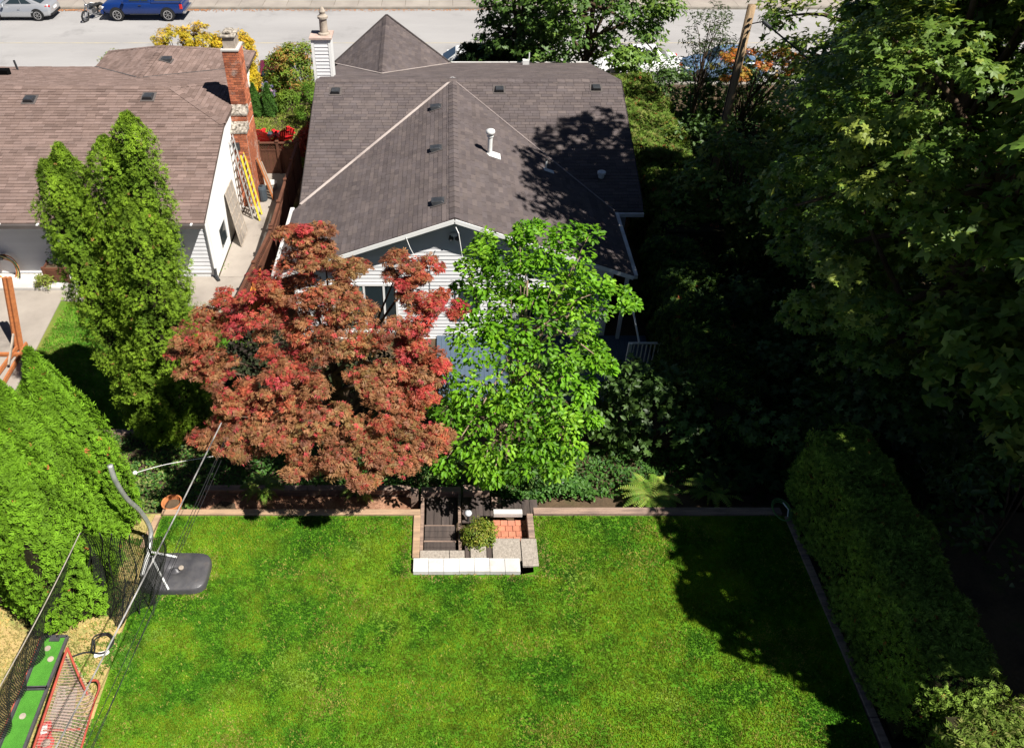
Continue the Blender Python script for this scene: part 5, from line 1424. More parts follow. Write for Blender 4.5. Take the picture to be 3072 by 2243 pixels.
# ---------------- broad-leaved green tree (magnolia like)
t = tree_thing('magnolia_tree', (1.4, 13.3, 1.9), 'bright green broad leaved tree right of the red maple')
tips = []
for px, py, Y, r in ((1620, 690, 13.6, .22), (1690, 710, 13.5, .24), (1770, 700, 13.5, .20), (1560, 710, 13.6, .16), (1640, 760, 13.4, .28), (1740, 770, 13.3, .25), (1580, 790, 13.3, .22), (1430, 760, 13.6, .2), (1480, 790, 13.4, .22), (1530, 830, 13.2, .25), (1400, 800, 13.5, .16), (1660, 850, 13.1, .28), (1760, 840, 13.2, .2), (1810, 870, 13.2, .16),
                     (1450, 860, 13.1, .28), (1520, 910, 12.9, .25), (1400, 920, 12.9, .26), (1600, 900, 13.0, .2), (1720, 920, 12.9, .25), (1800, 930, 12.9, .2), (1870, 920, 13.0, .14), (1460, 970, 12.7, .28), (1380, 1010, 12.5, .26), (1560, 990, 12.6, .24), (1650, 960, 12.8, .26), (1740, 990, 12.6, .22),
                     (1420, 1060, 12.3, .28), (1520, 1070, 12.2, .3), (1620, 1050, 12.3, .28), (1700, 1070, 12.2, .25), (1340, 1110, 12.1, .22), (1460, 1130, 12.0, .3), (1580, 1140, 11.9, .3), (1690, 1130, 12.0, .26), (1790, 1090, 12.1, .2), (1830, 1100, 12.1, .14), (1400, 1180, 11.8, .28), (1520, 1200, 11.7, .3), (1640, 1200, 11.7, .3), (1750, 1180, 11.8, .22),
                     (1350, 1240, 11.6, .24), (1450, 1260, 11.5, .3), (1570, 1270, 11.4, .3), (1690, 1270, 11.4, .28), (1390, 1330, 11.3, .28), (1500, 1340, 11.2, .3), (1620, 1340, 11.2, .3), (1720, 1340, 11.2, .22), (1330, 1390, 11.2, .2), (1440, 1400, 11.0, .26), (1560, 1410, 10.9, .24), (1660, 1400, 11.0, .22), (1480, 1430, 10.9, .2), (1310, 1300, 11.5, .16), (1780, 1260, 11.5, .14), (1500, 1020, 12.5, .2)):
    tips.append((at(px, py, Y=Y + .0), r))
for k in range(110):                          # a second layer behind
    p, r = random.choice(tips); tips.append((p + Vector((random.uniform(-.3, .3), random.uniform(.2, 1.0), random.uniform(-.7, -.1))), r))
cc = np.array([tuple(p) for p, r in tips]); cr = np.array([r * 1.0 for p, r in tips])
cd_ = unit(cc - np.array([1.6, 12.8, 5.0]))
P, N, ci = fill(cc, cd_, 98, cr * 1.12, .75, .45, .9, .55)
D = (P - cc[ci]) + .4 * cd_[ci] * .3 + np.array([0, 0, -.02]) + RNG.normal(0, .05, P.shape)
C = pick([(.11, .27, .010), (.14, .32, .014), (.09, .225, .010), (.18, .35, .02), (.07, .18, .009)], len(P), ci)
cloud('crown', t, P, N, RNG.uniform(.08, .145, len(P)), C, T_OVAL, M['leaf_gloss'], D, singles=300)
limbs(t, (1.4, 13.3, 1.9), (1.55, 13.0, 7.6), cc[:56], .085, 'bark_pale', 30)

# ---------------- clumpy cedar by the neighbour's house
def cedar_sprays(centres, dirs, per, r, size, flat=1.0, droop=.0):
    n = len(centres) * per; ci = np.repeat(np.arange(len(centres)), per)
    d = sph(n); rr = RNG.uniform(.35, 1, (n, 1)) ** .5
    P = centres[ci] + d * rr * (np.asarray(r)[ci][:, None] if not np.isscalar(r) else r) * np.array([1, 1, flat])
    D = .8 * d + .7 * dirs[ci] + np.array([0, 0, .5 - droop]) + .35 * RNG.normal(size=(n, 3))
    N = .9 * d + .5 * dirs[ci] + .6 * RNG.normal(size=(n, 3)) + np.array([0, 0, .4])
    return P, N, D, ci
t = tree_thing('cedar_tree', (-7.2, 15.4, 1.4), 'tall clumped multi stemmed cedar in front of the brown roofed house')
stems = [((-7.65, 15.3, 1.45), (-8.12, 15.25, 8.95), .56), ((-7.55, 15.5, 1.45), (-7.85, 15.5, 9.2), .46), ((-7.0, 15.5, 1.45), (-6.90, 15.5, 9.35), .68), ((-6.8, 15.5, 1.45), (-6.32, 15.5, 9.85), .60), ((-6.85, 15.1, 1.45), (-6.5, 15.0, 8.2), .72), ((-7.25, 15.05, 1.45), (-7.2, 15.0, 4.6), .74)]
PP = []; NN = []; DD = []; CC = []
for q, (b, e, r) in enumerate(stems):
    b, e = np.array(b), np.array(e)
    MB().tube([tuple(b), tuple((b + e) / 2), tuple(e)], [.10, .06, .02], 8).build('trunk', M['bark_pale'], t, smooth=True)
    n = 18000; s = RNG.random(n) ** .9; a = RNG.uniform(0, 6.283, n)
    prof = np.interp(s, [0, .1, .3, .6, .8, .9, .96, 1.0], [.8, .95, 1.0, 1.0, .92, .72, .48, .08])
    H = np.linalg.norm(e - b)
    cell = vnoise(a * r * 2.0 + q * 7, s * H, .42) + .8 * vnoise(a * r * 2.0, s * H + q, .2)       # knobbly clumps
    rr = r * prof * (1 + .36 * np.clip(cell, -1.2, 1.0)) * RNG.uniform(.78, 1.04, n)
    P = b + (e - b) * s[:, None] + np.stack([rr * np.cos(a), rr * np.sin(a), 0 * a], 1)
    out = np.stack([np.cos(a), np.sin(a), np.full(n, .2)], 1)
    PP.append(P); DD.append(out * .75 + np.array([0, 0, .75]) + .4 * RNG.normal(size=(n, 3))); NN.append(out * .8 + np.array([0, 0, .5]) + .65 * RNG.normal(size=(n, 3)))
    base_c = np.array([(.065, .125, .010)]) * (1 - np.clip(.5 + .5 * cell, 0, 1))[:, None] + np.array([(.165, .265, .018)]) * np.clip(.5 + .5 * cell, 0, 1)[:, None]
    CC.append(base_c * RNG.uniform(.75, 1.25, (n, 1)))
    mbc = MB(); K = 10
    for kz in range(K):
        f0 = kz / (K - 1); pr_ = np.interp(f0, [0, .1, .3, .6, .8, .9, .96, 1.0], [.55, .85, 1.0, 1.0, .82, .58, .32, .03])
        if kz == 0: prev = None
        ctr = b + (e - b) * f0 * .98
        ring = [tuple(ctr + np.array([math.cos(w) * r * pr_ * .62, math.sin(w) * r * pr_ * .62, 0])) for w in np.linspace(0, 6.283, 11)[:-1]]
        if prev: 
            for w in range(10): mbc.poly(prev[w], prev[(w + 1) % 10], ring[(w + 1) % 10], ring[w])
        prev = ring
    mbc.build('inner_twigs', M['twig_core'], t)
P, N, D, C = map(np.concatenate, (PP, NN, DD, CC))
br = RNG.random(len(P)) < .006; C[br] = (.28, .15, .05)
cloud('crown', t, P, N, RNG.uniform(.055, .105, len(P)), C, T_SPRAY, M['leaf_matte'], D)
# smaller cedar bush at its foot
t = tree_thing('cedar_bush', (-6.4, 15.25, 1.4), 'low pale cedar bush at the foot of the tall clumped cedar', 'bush')
cc, cd_ = clumps((-6.6, 15.3, 2.0), (1.0, .35, .6), 40); P, N, D, ci = cedar_sprays(cc, cd_, 60, .2, 0)
C = pick([(.13, .19, .03), (.18, .23, .05), (.09, .15, .02)], len(P), ci); cloud('foliage', t, P, N, RNG.uniform(.07, .12, len(P)), C, T_SPRAY, M['leaf_matte'], D)
MB().tube([(-6.6, 15.3, 1.4), (-6.6, 15.3, 2.3)], [.06, .03], 7).build('stem', M['bark'], t)

# ---------------- smooth thuja trees at the left
for i, (x, y, h, r, lab) in enumerate(((-7.05, 10.65, 4.75, .86, 'farthest of the three smooth bright green thujas at the left'), (-7.15, 9.72, 4.85, .90, 'middle one of the three smooth bright green thujas at the left'), (-7.1, 8.95, 4.6, .92, 'nearest of the three smooth bright green thujas, behind the black net'), (-8.45, 9.35, 4.9, .9, 'smooth bright green thuja at the left picture edge'))):
    t = tree_thing('thuja_tree', (x, y, 2.98), lab, 'tree', 'smooth thujas')
    n = 15500; s = RNG.random(n) ** .8 ; a = RNG.uniform(0, 6.283, n)
    prof = np.interp(s, [0, .08, .25, .5, .75, .92, 1.0], [.70, .92, 1.0, .84, .52, .20, .02])
    lump = 1 + .09 * np.sin(a * 6 + s * 5 + i * 2) + .05 * np.sin(a * 3 - s * 13 + i) + .06 * np.sin(a * 9 - s * 17) + .035 * np.sin(a * 23 + s * 40)
    rr = r * prof * lump * (RNG.uniform(.82, 1.03, n))
    P = np.stack([x + rr * np.cos(a), y + rr * np.sin(a), 3.05 + s * h], 1)
    out = np.stack([np.cos(a), np.sin(a), np.full(n, .25)], 1)
    D = out * .55 + np.array([0, 0, .9]) + .28 * RNG.normal(size=(n, 3)); N = out + .45 * RNG.normal(size=(n, 3)) + np.array([0, 0, .35])
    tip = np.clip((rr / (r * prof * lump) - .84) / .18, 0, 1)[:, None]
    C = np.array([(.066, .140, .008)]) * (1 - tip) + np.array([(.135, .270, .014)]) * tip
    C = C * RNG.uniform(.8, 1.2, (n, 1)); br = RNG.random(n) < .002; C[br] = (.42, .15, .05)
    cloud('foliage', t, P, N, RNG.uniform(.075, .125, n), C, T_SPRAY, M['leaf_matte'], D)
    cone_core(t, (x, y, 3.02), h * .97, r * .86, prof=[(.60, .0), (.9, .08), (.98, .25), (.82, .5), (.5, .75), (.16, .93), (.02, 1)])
    MB().tube([(x, y, 2.96), (x, y, 3.3)], .08, 8).build('trunk', M['bark'], t)

# ---------------- tall clipped hedge right of the lawn
def hedge(name, label, x0, x1, y0, y1, z0, z1, n, cols, size=(.09, .15), cat='hedge', lump=.09, rust=.006):
    t = thing(name, ((x0 + x1) / 2, (y0 + y1) / 2, z0), label, cat)
    hx, hy, hz = (x1 - x0) / 2, (y1 - y0) / 2, (z1 - z0) / 2
    c = np.array([(x0 + x1) / 2, (y0 + y1) / 2, (z0 + z1) / 2])
    d = RNG.uniform(-1, 1, (n, 3)); area = np.array([hy * hz, hx * hz, hx * hy * 1.3]); ax = RNG.choice(3, n, p=area / area.sum())
    sg = np.where(RNG.random(n) < .5, -1, 1); sg[ax == 2] = 1
    d[np.arange(n), ax] = sg
    nl = d.copy(); k4 = (np.abs(d) ** 6).sum(1, keepdims=True) ** (1 / 6.); d = d / np.maximum(k4, 1e-6)
    P = c + d * np.array([hx, hy, hz])
    ln = lump * (np.sin(P[:, 0] * 3 + P[:, 1] * 2.2) + np.sin(P[:, 1] * 4.1 + P[:, 2] * 3) + .6 * np.sin(P[:, 2] * 7 + P[:, 0] * 6 + P[:, 1] * 8))[:, None]
    out = unit(d ** 5 / np.array([hx, hy, hz]) + 1e-6)
    P = P + out * (ln + RNG.uniform(-.16, .05, (n, 1)))
    D = out * .6 + np.array([0, 0, .7]) + .45 * RNG.normal(size=(n, 3)); N = out + .6 * RNG.normal(size=(n, 3)) + np.array([0, 0, .3])
    C = pick(cols, n); br = RNG.random(n) < rust; C[br] = (.26, .07, .03)
    cloud('foliage', t, P, N, RNG.uniform(size[0], size[1], n), C, T_SPRAY, M['leaf_matte'], D)
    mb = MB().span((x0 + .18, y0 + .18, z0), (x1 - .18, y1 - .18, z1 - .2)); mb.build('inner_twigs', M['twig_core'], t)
    return t
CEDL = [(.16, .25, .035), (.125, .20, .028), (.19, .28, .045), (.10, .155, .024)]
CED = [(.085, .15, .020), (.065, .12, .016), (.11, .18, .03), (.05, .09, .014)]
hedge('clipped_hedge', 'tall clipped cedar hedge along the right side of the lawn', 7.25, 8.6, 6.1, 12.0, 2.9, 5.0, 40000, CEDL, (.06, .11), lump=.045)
hedge('clipped_hedge', 'sunlit cedar hedge in the bottom right corner of the picture', 7.2, 10.4, 2.6, 6.0, 2.9, 4.95, 26000, [(.13, .20, .03), (.17, .24, .045), (.10, .16, .02), (.20, .22, .06)], (.08, .14), rust=.012)
hedge('clipped_hedge', 'cedar hedge along the right wall of the grey house, its far end sunlit', 6.75, 8.9, 22.0, 35.5, .7, 3.35, 30000, [(.10, .17, .022), (.13, .20, .03), (.075, .13, .018), (.16, .17, .045)], (.12, .2), rust=.02)
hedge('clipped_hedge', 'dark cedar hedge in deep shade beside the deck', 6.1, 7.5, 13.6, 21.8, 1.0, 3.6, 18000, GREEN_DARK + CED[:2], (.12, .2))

# ---------------- shrubs
def shrub(name, label, c, rad, cols, n_cl, per, size, T=T_OVAL, m='leaf', cat='bush', cr=.3, core=True, flat=.8, singles=0, group=None, z0=None):
    z0 = c[2] - rad[2] if z0 is None else z0
    t = thing(name, (c[0], c[1], z0), label, cat, group)
    cc, cd_ = clumps(c, rad, n_cl, (.6, 1.0), -.5); P, N, ci = fill(cc, cd_, per, cr, flat, .7, .6, .6)
    D = None
    if T is T_SPRAY: D = cd_[ci] + .5 * RNG.normal(size=P.shape) + np.array([0, 0, .4])
    C = pick(cols, len(P), ci)
    cloud('foliage', t, P, N, RNG.uniform(size[0], size[1], len(P)), C, T, M[m], D, singles=singles)
    for k in range(5):
        e = cc[k % len(cc)]
        MB().tube([(c[0] + random.uniform(-.05, .05), c[1] + random.uniform(-.05, .05), z0), tuple(np.array([c[0], c[1], (z0 + c[2]) / 2]) * .6 + e * .4), tuple(e)], [.03, .022, .01], 6).build('stem', M['bark'], t)
    return t
YEL = [(.52, .38, .02), (.44, .34, .025), (.56, .36, .03), (.38, .32, .03)]
for i, (px, py, Y, r, lab) in enumerate(((520, 122, 39.6, (.95, .6, .8), 'low golden yellow cypress behind the hip roof, left of the others'), (592, 116, 39.8, (.75, .6, 1.0), 'rounded golden yellow cypress behind the ridge of the front hip roof'), (660, 138, 39.0, (.3, .4, .6), 'small golden yellow cypress just left of the brick chimney'), (738, 158, 38.6, (.42, .5, 1.15), 'golden yellow cypress just right of the brick chimney'), (756, 235, 37.2, (.22, .35, .8), 'slim golden yellow cypress at the corner of the brown roof'))):
    p = at(px, py, Y=Y); shrub('golden_cypress', lab, (p.x, p.y, p.z - r[2] * .2), r, YEL, 40, 60, (.08, .15), T_SPRAY, 'leaf_matte', 'bush', .22, z0=.4, group='golden cypresses')
p = at(868, 215, Y=38.4)
shrub('rhododendron', 'tall green and orange tipped rhododendron between the two houses', (p.x, p.y, 1.9), (1.15, .8, 1.3), [(.16, .25, .03), (.21, .28, .035), (.12, .20, .025), (.26, .27, .05), (.34, .20, .05)], 140, 46, (.12, .19), T_LANCE, 'leaf_gloss', cr=.26, z0=.5)
p = at(895, 135, Y=38.6)
shrub('rhododendron', 'upper leggy rhododendron behind the tall one', (p.x, p.y, p.z - .5), (.75, .6, .7), [(.16, .25, .03), (.21, .28, .035), (.12, .20, .025), (.34, .18, .05)], 45, 40, (.10, .17), T_LANCE, 'leaf_gloss', cr=.24, z0=.4)
p = at(865, 290, Y=37.0)
shrub('rhododendron', 'lower rounded rhododendron at the edge of the front grass', (p.x, p.y, 1.15), (.6, .5, .5), [(.15, .24, .03), (.20, .28, .035), (.12, .20, .025)], 30, 40, (.10, .16), T_LANCE, 'leaf_gloss', cr=.22, z0=.7)
for px, py, lab in ((804, 300, 'dark green cone cypress right of the brick chimney beside the hydrangea'), (764, 305, 'dark green cone cypress partly hidden behind the brick chimney')):
    p = at(px, py, Y=36.4); t = thing('cone_cypress', (p.x, p.y, .75), lab, 'bush', 'cone cypresses'); n = 5000; s = RNG.random(n) ** .7; a = RNG.uniform(0, 6.283, n)
    rr = .36 * np.interp(s, [0, .15, .6, 1], [.8, 1, .6, .03]) * (1 + .12 * np.sin(a * 5 + s * 12)) * RNG.uniform(.75, 1.05, n)
    P = np.stack([p.x + rr * np.cos(a), p.y + rr * np.sin(a), .8 + s * 1.45], 1); out = np.stack([np.cos(a), np.sin(a), np.full(n, .4)], 1)
    cloud('foliage', t, P, out + .5 * RNG.normal(size=(n, 3)), RNG.uniform(.06, .11, n), pick([(.045, .11, .016), (.06, .14, .02), (.035, .085, .014)], n), T_SPRAY, M['leaf_matte'], out * .6 + np.array([0, 0, .8]) + .3 * RNG.normal(size=(n, 3)))
    MB().tube([(p.x, p.y, .7), (p.x, p.y, 1.6)], [.05, .02], 6).build('trunk', M['bark'], t)
p = at(784, 272, Y=37.4)
t = shrub('hydrangea', 'hydrangea with mauve and blue flower heads beside the cone cypress', (p.x, p.y, 1.35), (.55, .5, .55), [(.08, .15, .03), (.10, .18, .035), (.06, .12, .025)], 30, 26, (.08, .14), T_OVAL, 'leaf', cr=.2, z0=.7)
for k in range(30):
    d = sph(1)[0]; d[2] = abs(d[2]); d[1] = -abs(d[1]) if random.random() < .6 else d[1]; q = np.array([p.x, p.y, 1.35]) + d * np.array([.62, .55, .6])
    c_ = random.choice([(.42, .30, .55), (.52, .30, .45), (.30, .28, .58), (.55, .42, .50)]); n = 26; dd = sph(n)
    cloud('flower_head', t, q + dd * .075, dd, np.full(n, .05), np.tile(np.array(c_), (n, 1)) * RNG.uniform(.8, 1.15, (n, 1)), T_OVAL, M['leaf'])
p = at(920, 262, Y=35.2)
shrub('round_shrub', 'clipped bright green shrub against the left wall of the grey house', (p.x, p.y, 1.75), (.6, .6, 1.0), [(.10, .20, .02), (.13, .24, .025), (.08, .16, .018)], 60, 60, (.06, .10), T_SPRAY, 'leaf_matte', cr=.2, z0=.8)
p = at(926, 360, Y=31.8)
shrub('red_shrub', 'small dark red shrub against the left roof edge of the grey house', (p.x, p.y, 1.6), (.5, .6, .75), [(.30, .035, .03), (.36, .06, .03), (.22, .03, .025)], 45, 60, (.06, .10), T_JMAPLE, 'leaf_red', cr=.22, z0=.8)
p = at(345, 165, Y=37.6)
shrub('sapling', 'pale thin leaved sapling behind the left end of the front hip roof', (p.x, p.y, p.z - .4), (.8, .5, .6), [(.26, .28, .12), (.20, .24, .08), (.16, .22, .05)], 22, 26, (.10, .16), T_LANCE, 'leaf', cr=.25, z0=.4)
p = at(128, 826, Y=22.4)
shrub('patio_plant', 'small yellow green plant at the foot of the white house wall', (p.x, p.y, 1.12), (.32, .22, .26), [(.26, .30, .05), (.20, .27, .04), (.32, .33, .08)], 22, 30, (.06, .10), T_LANCE, 'leaf', 'plant', cr=.13, z0=.9)
p = at(185, 790, Y=22.9)
shrub('dark_plant', 'dark leafy plant growing in the brown planter box', (p.x, p.y, 1.75), (.4, .2, .35), GREEN_DARK, 20, 30, (.06, .1), T_OVAL, 'leaf', 'plant', cr=.16, z0=1.2)
shrub('stair_shrub', 'rounded yellow green shrub beside the garden stairs', (.66, 10.52, 3.02), (.34, .30, .34), [(.16, .22, .025), (.22, .27, .03), (.11, .17, .02), (.30, .28, .05)], 70, 46, (.035, .055), T_OVAL, 'leaf_gloss', cr=.11, z0=2.7, singles=60)
p = at(1445, 150, Y=39.5)
hedge('laurel_hedge', 'dark laurel hedge in front of the white parked car', p.x - .9, 4.5, 38.6, 40.4, .3, 2.75, 9000, GREEN_DARK, (.16, .26), lump=.14)
hedge('laurel_hedge', 'small dark clipped hedge right of the pointed front roof', at(1345, 170, Y=38.8).x - .4, at(1400, 170, Y=38.8).x + .3, 38.2, 39.4, .3, 2.3, 2600, GREEN_DARK, (.10, .18), lump=.06)

# ---------------- ivy and ground plants of the terrace
def ivy(name, label, n, box, cols, size, keep=lambda x, y: x < 99, lift=.25):
    x = RNG.uniform(box[0], box[1], n); y = RNG.uniform(box[2], box[3], n); k = keep(x, y); x, y = x[k], y[k]; n = len(x)
    z = np.array([gz(q) for q in y]) + lift * (.5 + .5 * np.sin(x * 3.3 + 1.2 * np.sin(y * 3))) * RNG.uniform(.3, 1, n) + .04
    P = np.stack([x, y, z], 1); N = np.array([0, -.25, 1.0]) + .5 * RNG.normal(size=(n, 3))
    o = cloud(name, None, P, N, RNG.uniform(size[0], size[1], n), pick(cols, n), T_OVAL, M['leaf_gloss'])
    return tag(o, label, 'ground cover', kind='stuff')
IVY = [(.05, .13, .02), (.07, .165, .025), (.035, .10, .018), (.09, .19, .04)]
ivy('ivy', 'dense green ivy covering the terrace behind the garden stairs', 9000, (-5.6, 6.2, 12.1, 14.4), IVY, (.07, .12))
ivy('ivy_bank', 'sunlit ivy and weeds on the bank below the clumped cedar', 7000, (-10, -5.5, 11.3, 14.9), IVY + [(.14, .22, .04), (.20, .22, .07)], (.06, .10), lift=.18)
ivy('ivy_patch', 'bright ivy tumbling over the timbers right of the stairs', 2600, (1.2, 3.3, 11.9, 12.9), IVY, (.07, .11), lift=.4)
ivy('path_weeds', 'green weeds along the foot of the white end wall', 260, (-7.72, -7.45, 23.2, 25.2), [(.08, .2, .02), (.12, .24, .03)], (.04, .07), lift=.05)
for px, py, lab, r in ((1620, 1420, 'small leaved evergreen shrub behind the stairs under the green tree', .5), (1500, 1445, 'dark glossy shrub hanging over the stair landing', .4), (1250, 1440, 'ivy clad bush left of the stairs under the red maple', .4)):
    p = at(px, py, Y=12.6); shrub('terrace_shrub', lab, (p.x, p.y, max(p.z, 2.5)), (r, .4, .35), IVY + [(.13, .19, .05)], 34, 32, (.05, .085), T_OVAL, 'leaf_gloss', cr=.18, z0=2.1)

for x, y, h, lab in ((-5.3, 16.4, 1.1, 'dark purple leaved shrub behind the left side of the red maple'), (-3.9, 16.9, 1.2, 'dark shrub behind the middle of the red maple'), (-2.4, 16.6, 1.1, 'dark shrub below the big window of the grey house'), (-.9, 16.8, 1.0, 'dark shrub between the red maple and the bright green tree'), (-5.4, 18.1, .9, 'dark low shrub at the end of the lower brown fence')):  # added shrubs, standing in for the red maple's shadow; labels seed their scatter
    shrub('shade_stand_in', lab, (x, y, .8 + h), (.95, .7, h), [(.022, .030, .014), (.030, .040, .016), (.030, .022, .018)], 40, 46, (.10, .16), T_OVAL, 'leaf_matte', cr=.32, z0=.78)  # that shade is put into the near-black leaf colours
# ---------------- ferns
def fern(label, c, n, L, cols, singles=True):
    t = thing('fern', c, label, 'fern')
    for k in range(n):
        a = 2 * math.pi * k / n + random.uniform(-.2, .2); l = L * random.uniform(.75, 1.1); el = random.uniform(.5, 1.15)
        d = Vector((math.cos(a), math.sin(a), 0)); s = Vector((-d.y, d.x, 0)); mb = MB(); col = random.choice(cols)
        m_ = 17
        for i in range(m_):
            u = (i + .5) / m_; h = l * (el * u - el * .95 * u * u); p = Vector(c) + d * l * u * (1.0 - .25 * el) + Vector((0, 0, h + .05))
            w = l * .17 * (1 - u) ** .6 * min(1, u * 5 + .3)
            for sg in (-1, 1):
                tip = p + s * sg * w + d * w * .35 - Vector((0, 0, w * .15)); th = l / m_ * .42
                mb.poly(p - d * th, p + d * th, tip + d * th * .3, tip - d * th * .3, col=tuple(c_ * random.uniform(.85, 1.15) for c_ in col))
        pts_ = [Vector(c) + d * l * u * (1.0 - .25 * el) + Vector((0, 0, l * (el * u - el * .95 * u * u) + .052)) for u in np.linspace(.0, 1, 9)]
        mb.tube(pts_, .006, 4, col=(.16, .17, .05))
        mb.build('frond', M['leaf'], t, colors=True)
    return t
FERN = [(.20, .30, .04), (.15, .25, .03), (.25, .34, .06), (.11, .20, .025)]
fern('large sunlit sword fern behind the right lawn timber', tuple(at(1955, 1500, Z=2.5)), 36, .88, FERN)
fern('fern in deep shade right of the sunlit sword fern', tuple(at(2130, 1480, Z=2.5)), 22, .8, FERN[1:])
fern('fern under the red maple behind the pale lawn timber', tuple(at(790, 1470, Z=2.5)), 24, .7, FERN)
fern('small fern in the shade below the red maple at the ivy', tuple(at(1080, 1470, Z=2.5)), 18, .6, FERN[1:])

# ---------------- big broad-leaved trees on the right and at the street
def big_maple(label, base, c, rad, n_cl, per, size, cols, cr=.75, singles=0, trunk_r=.28, T=T_MAPLE, lower=-.75, name='maple_tree', shell=(.45, 1.0)):
    t = tree_thing(name, base, label)
    cc, cd_ = clumps(c, rad, n_cl, shell, lower)
    P, N, ci = fill(cc, cd_, per, cr, .45, .35, 1.0, .5)
    C = pick(cols, len(P), ci)
    cloud('crown', t, P, N, RNG.uniform(size[0], size[1], len(P)), C, T, M['leaf'], singles=singles)
    limbs(t, base, (c[0], c[1], c[2] + rad[2] * .55), cc, trunk_r, 'bark', 22)
    return t
MAP = [(.12, .20, .028), (.09, .16, .024), (.165, .24, .04), (.21, .26, .045), (.07, .13, .02)]
big_maple('big leaf maple nearest the camera at the upper right', (11.6, 15.2, 1.4), (11.2, 15.1, 8.6), (4.3, 3.4, 5.2), 300, 64, (.10, .19), MAP, .55, 300, .3, lower=-1)
big_maple('big leaf maple behind the nearest one right of the dark hedge', (11.8, 19.6, .8), (11.6, 19.5, 7.2), (3.0, 3.0, 4.6), 200, 66, (.11, .20), MAP, .6, 0, .3, lower=-1, T=T_MAPLE3)
big_maple('tall high crowned maple shading the deck side of the grey roof', (11.9, 18.4, .8), (11.9, 18.1, 14.3), (3.4, 2.8, 3.5), 75, 80, (.20, .29), MAP, .75, 0, .3, lower=-1, T=T_MAPLE3)
big_maple('tall high crowned maple shading the far right end of the grey roof', (12.4, 20.9, .8), (12.0, 20.7, 14.0), (3.1, 2.5, 3.8), 62, 80, (.20, .29), MAP, .75, 0, .3, lower=-1, T=T_MAPLE3)
big_maple('low maple right of the utility pole', (13.9, 25.6, .8), (13.7, 25.4, 5.6), (3.0, 3.0, 4.6), 120, 64, (.15, .24), MAP, .9, 0, .3, lower=-1, T=T_MAPLE3)
big_maple('big leaf maple at the right edge far back near the street', (15.5, 31, .5), (15.5, 31, 6.0), (4.2, 4, 5), 110, 62, (.17, .26), MAP, .95, 0, .3, lower=-1, T=T_MAPLE3)
big_maple('big leaf maple at the right edge behind the nearest one', (16.5, 21.5, .8), (16.3, 21, 8.5), (4.0, 4.2, 6), 110, 62, (.17, .26), MAP, .95, 0, .3, lower=-1, T=T_MAPLE3)
big_maple('tall tree beyond the hedge whose shadow falls on the lawn', (12.5, 7.0, 2.9), (12.2, 6.9, 10.0), (3.8, 2.4, 2.9), 100, 110, (.22, .33), MAP, .75, 0, .3, shell=(.2, 1.0), lower=-1, T=T_MAPLE3)
big_maple('tall tree beside the hedge in the black shade at the right', (12.7, 11.7, 2.5), (12.7, 11.7, 9.2), (4.0, 3.2, 4.4), 210, 84, (.19, .30), MAP, .9, 0, .28, shell=(.2, 1.0), lower=-1, T=T_MAPLE3)
big_maple('tallest tree of the wood outside the right picture edge', (17.5, 14.5, 1.5), (17.3, 14.2, 9.8), (4.0, 4.0, 5.8), 140, 60, (.27, .38), MAP, 1.1, 0, .35, shell=(.2, 1.0), lower=-1, T=T_MAPLE3)
big_maple('tall wood tree outside the right picture edge near the hedge', (17.2, 7.5, 2.9), (17.2, 7.5, 12.5), (3.6, 3.4, 7.0), 110, 60, (.26, .38), MAP, 1.1, 0, .35, shell=(.2, 1.0), lower=-1, T=T_MAPLE3)
big_maple('dark bushy tree hiding the lower half of the utility pole', (9.5, 23.9, .8), (9.3, 23.7, 3.7), (1.8, 1.5, 2.5), 90, 50, (.10, .18), MAP, .45, 0, .12, lower=-1, T=T_MAPLE3)
# street tree behind the grey house
big_maple('street maple behind the right end of the grey roof', (6.6, 39, .3), (6.4, 38.4, 4.6), (3.9, 2.6, 4.4), 150, 62, (.16, .26), [(.09, .17, .03), (.11, .20, .03), (.07, .14, .025), (.14, .23, .035)], .75, 0, .22, T=T_MAPLE3)
big_maple('dense dark tree left of the street maple', (3.6, 39.4, .3), (3.4, 38.8, 4.2), (1.9, 1.5, 4.0), 90, 60, (.14, .22), [(.06, .12, .02), (.08, .16, .025), (.045, .09, .016)], .6, 0, .2, name='dense_tree', T=T_MAPLE3)
big_maple('far hedge trees beyond the pavement at the top right', (14, 61, .2), (15, 61.5, 3.6), (9, 2.0, 3.6), 120, 50, (.22, .34), GREEN_DARK, 1.1, 0, .25, name='hedge_tree', T=T_MAPLE3)
p = at(2125, 95, Y=31.5)
big_maple('slim dark leaved sapling left of the utility pole', (p.x, 31.5, .8), (p.x, 31.5, p.z - .6), (1.0, .8, 1.8), 46, 26, (.12, .2), [(.045, .075, .02), (.06, .09, .025), (.035, .06, .018)], .32, 0, .07, T=T_LANCE, name='sapling_tree')
p = at(2260, 172, Y=30.5)
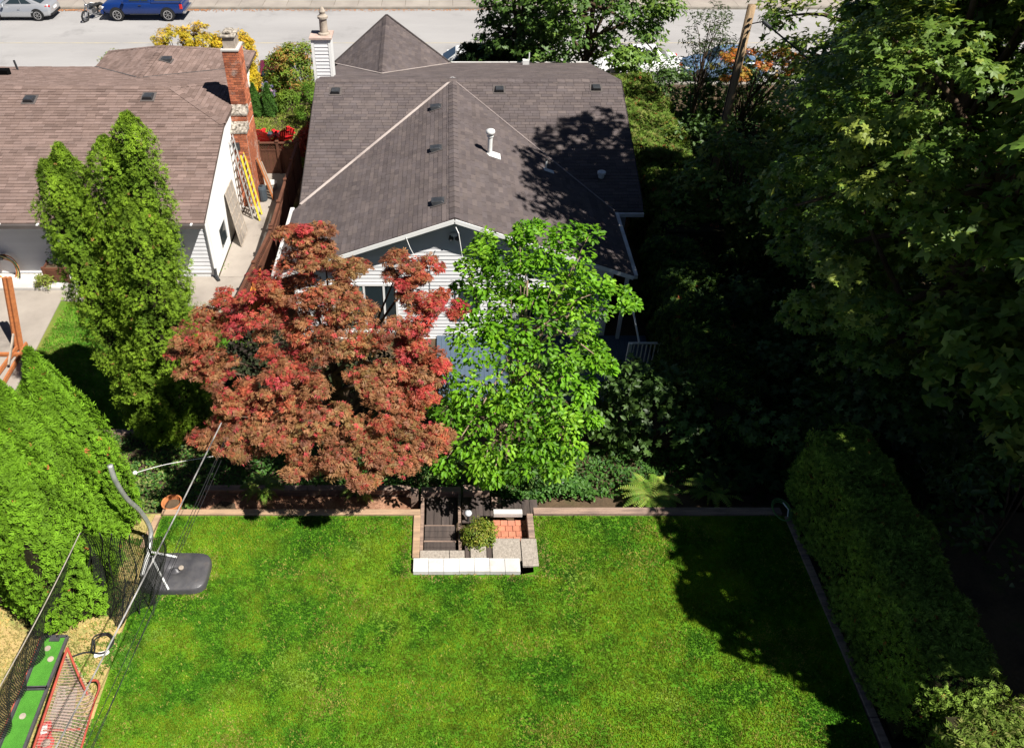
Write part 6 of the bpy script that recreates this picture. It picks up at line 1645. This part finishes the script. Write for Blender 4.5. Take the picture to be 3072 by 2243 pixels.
big_maple('orange and yellow leaved vine maple at the foot of the utility pole', (p.x, 30.5, .8), (p.x + .3, 30.5, p.z - .3), (1.9, .9, .7), 40, 34, (.10, .16), [(.42, .17, .03), (.34, .22, .04), (.26, .24, .04), (.48, .14, .03)], .32, 0, .07, T=T_JMAPLE, name='vine_maple')
# dark undergrowth on the right
k = 0
words_ = ['broad', 'low', 'tall', 'loose', 'dense', 'rounded', 'spreading', 'leggy']
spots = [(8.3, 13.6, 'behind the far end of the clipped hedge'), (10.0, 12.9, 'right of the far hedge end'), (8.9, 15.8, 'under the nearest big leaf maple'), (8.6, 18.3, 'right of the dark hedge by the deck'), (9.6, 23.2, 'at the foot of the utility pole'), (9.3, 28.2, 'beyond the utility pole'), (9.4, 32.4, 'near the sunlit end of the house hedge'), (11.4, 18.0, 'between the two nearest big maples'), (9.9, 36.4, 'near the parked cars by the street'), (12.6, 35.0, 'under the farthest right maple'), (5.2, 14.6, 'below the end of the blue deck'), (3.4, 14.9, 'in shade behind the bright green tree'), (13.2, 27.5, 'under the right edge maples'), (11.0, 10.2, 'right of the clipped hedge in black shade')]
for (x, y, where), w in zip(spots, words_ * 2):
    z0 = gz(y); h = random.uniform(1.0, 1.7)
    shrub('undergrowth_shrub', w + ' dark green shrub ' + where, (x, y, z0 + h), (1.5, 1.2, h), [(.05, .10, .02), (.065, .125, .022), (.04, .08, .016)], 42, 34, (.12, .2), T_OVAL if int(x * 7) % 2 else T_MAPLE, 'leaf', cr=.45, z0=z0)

# low plants on the shaded wood floor
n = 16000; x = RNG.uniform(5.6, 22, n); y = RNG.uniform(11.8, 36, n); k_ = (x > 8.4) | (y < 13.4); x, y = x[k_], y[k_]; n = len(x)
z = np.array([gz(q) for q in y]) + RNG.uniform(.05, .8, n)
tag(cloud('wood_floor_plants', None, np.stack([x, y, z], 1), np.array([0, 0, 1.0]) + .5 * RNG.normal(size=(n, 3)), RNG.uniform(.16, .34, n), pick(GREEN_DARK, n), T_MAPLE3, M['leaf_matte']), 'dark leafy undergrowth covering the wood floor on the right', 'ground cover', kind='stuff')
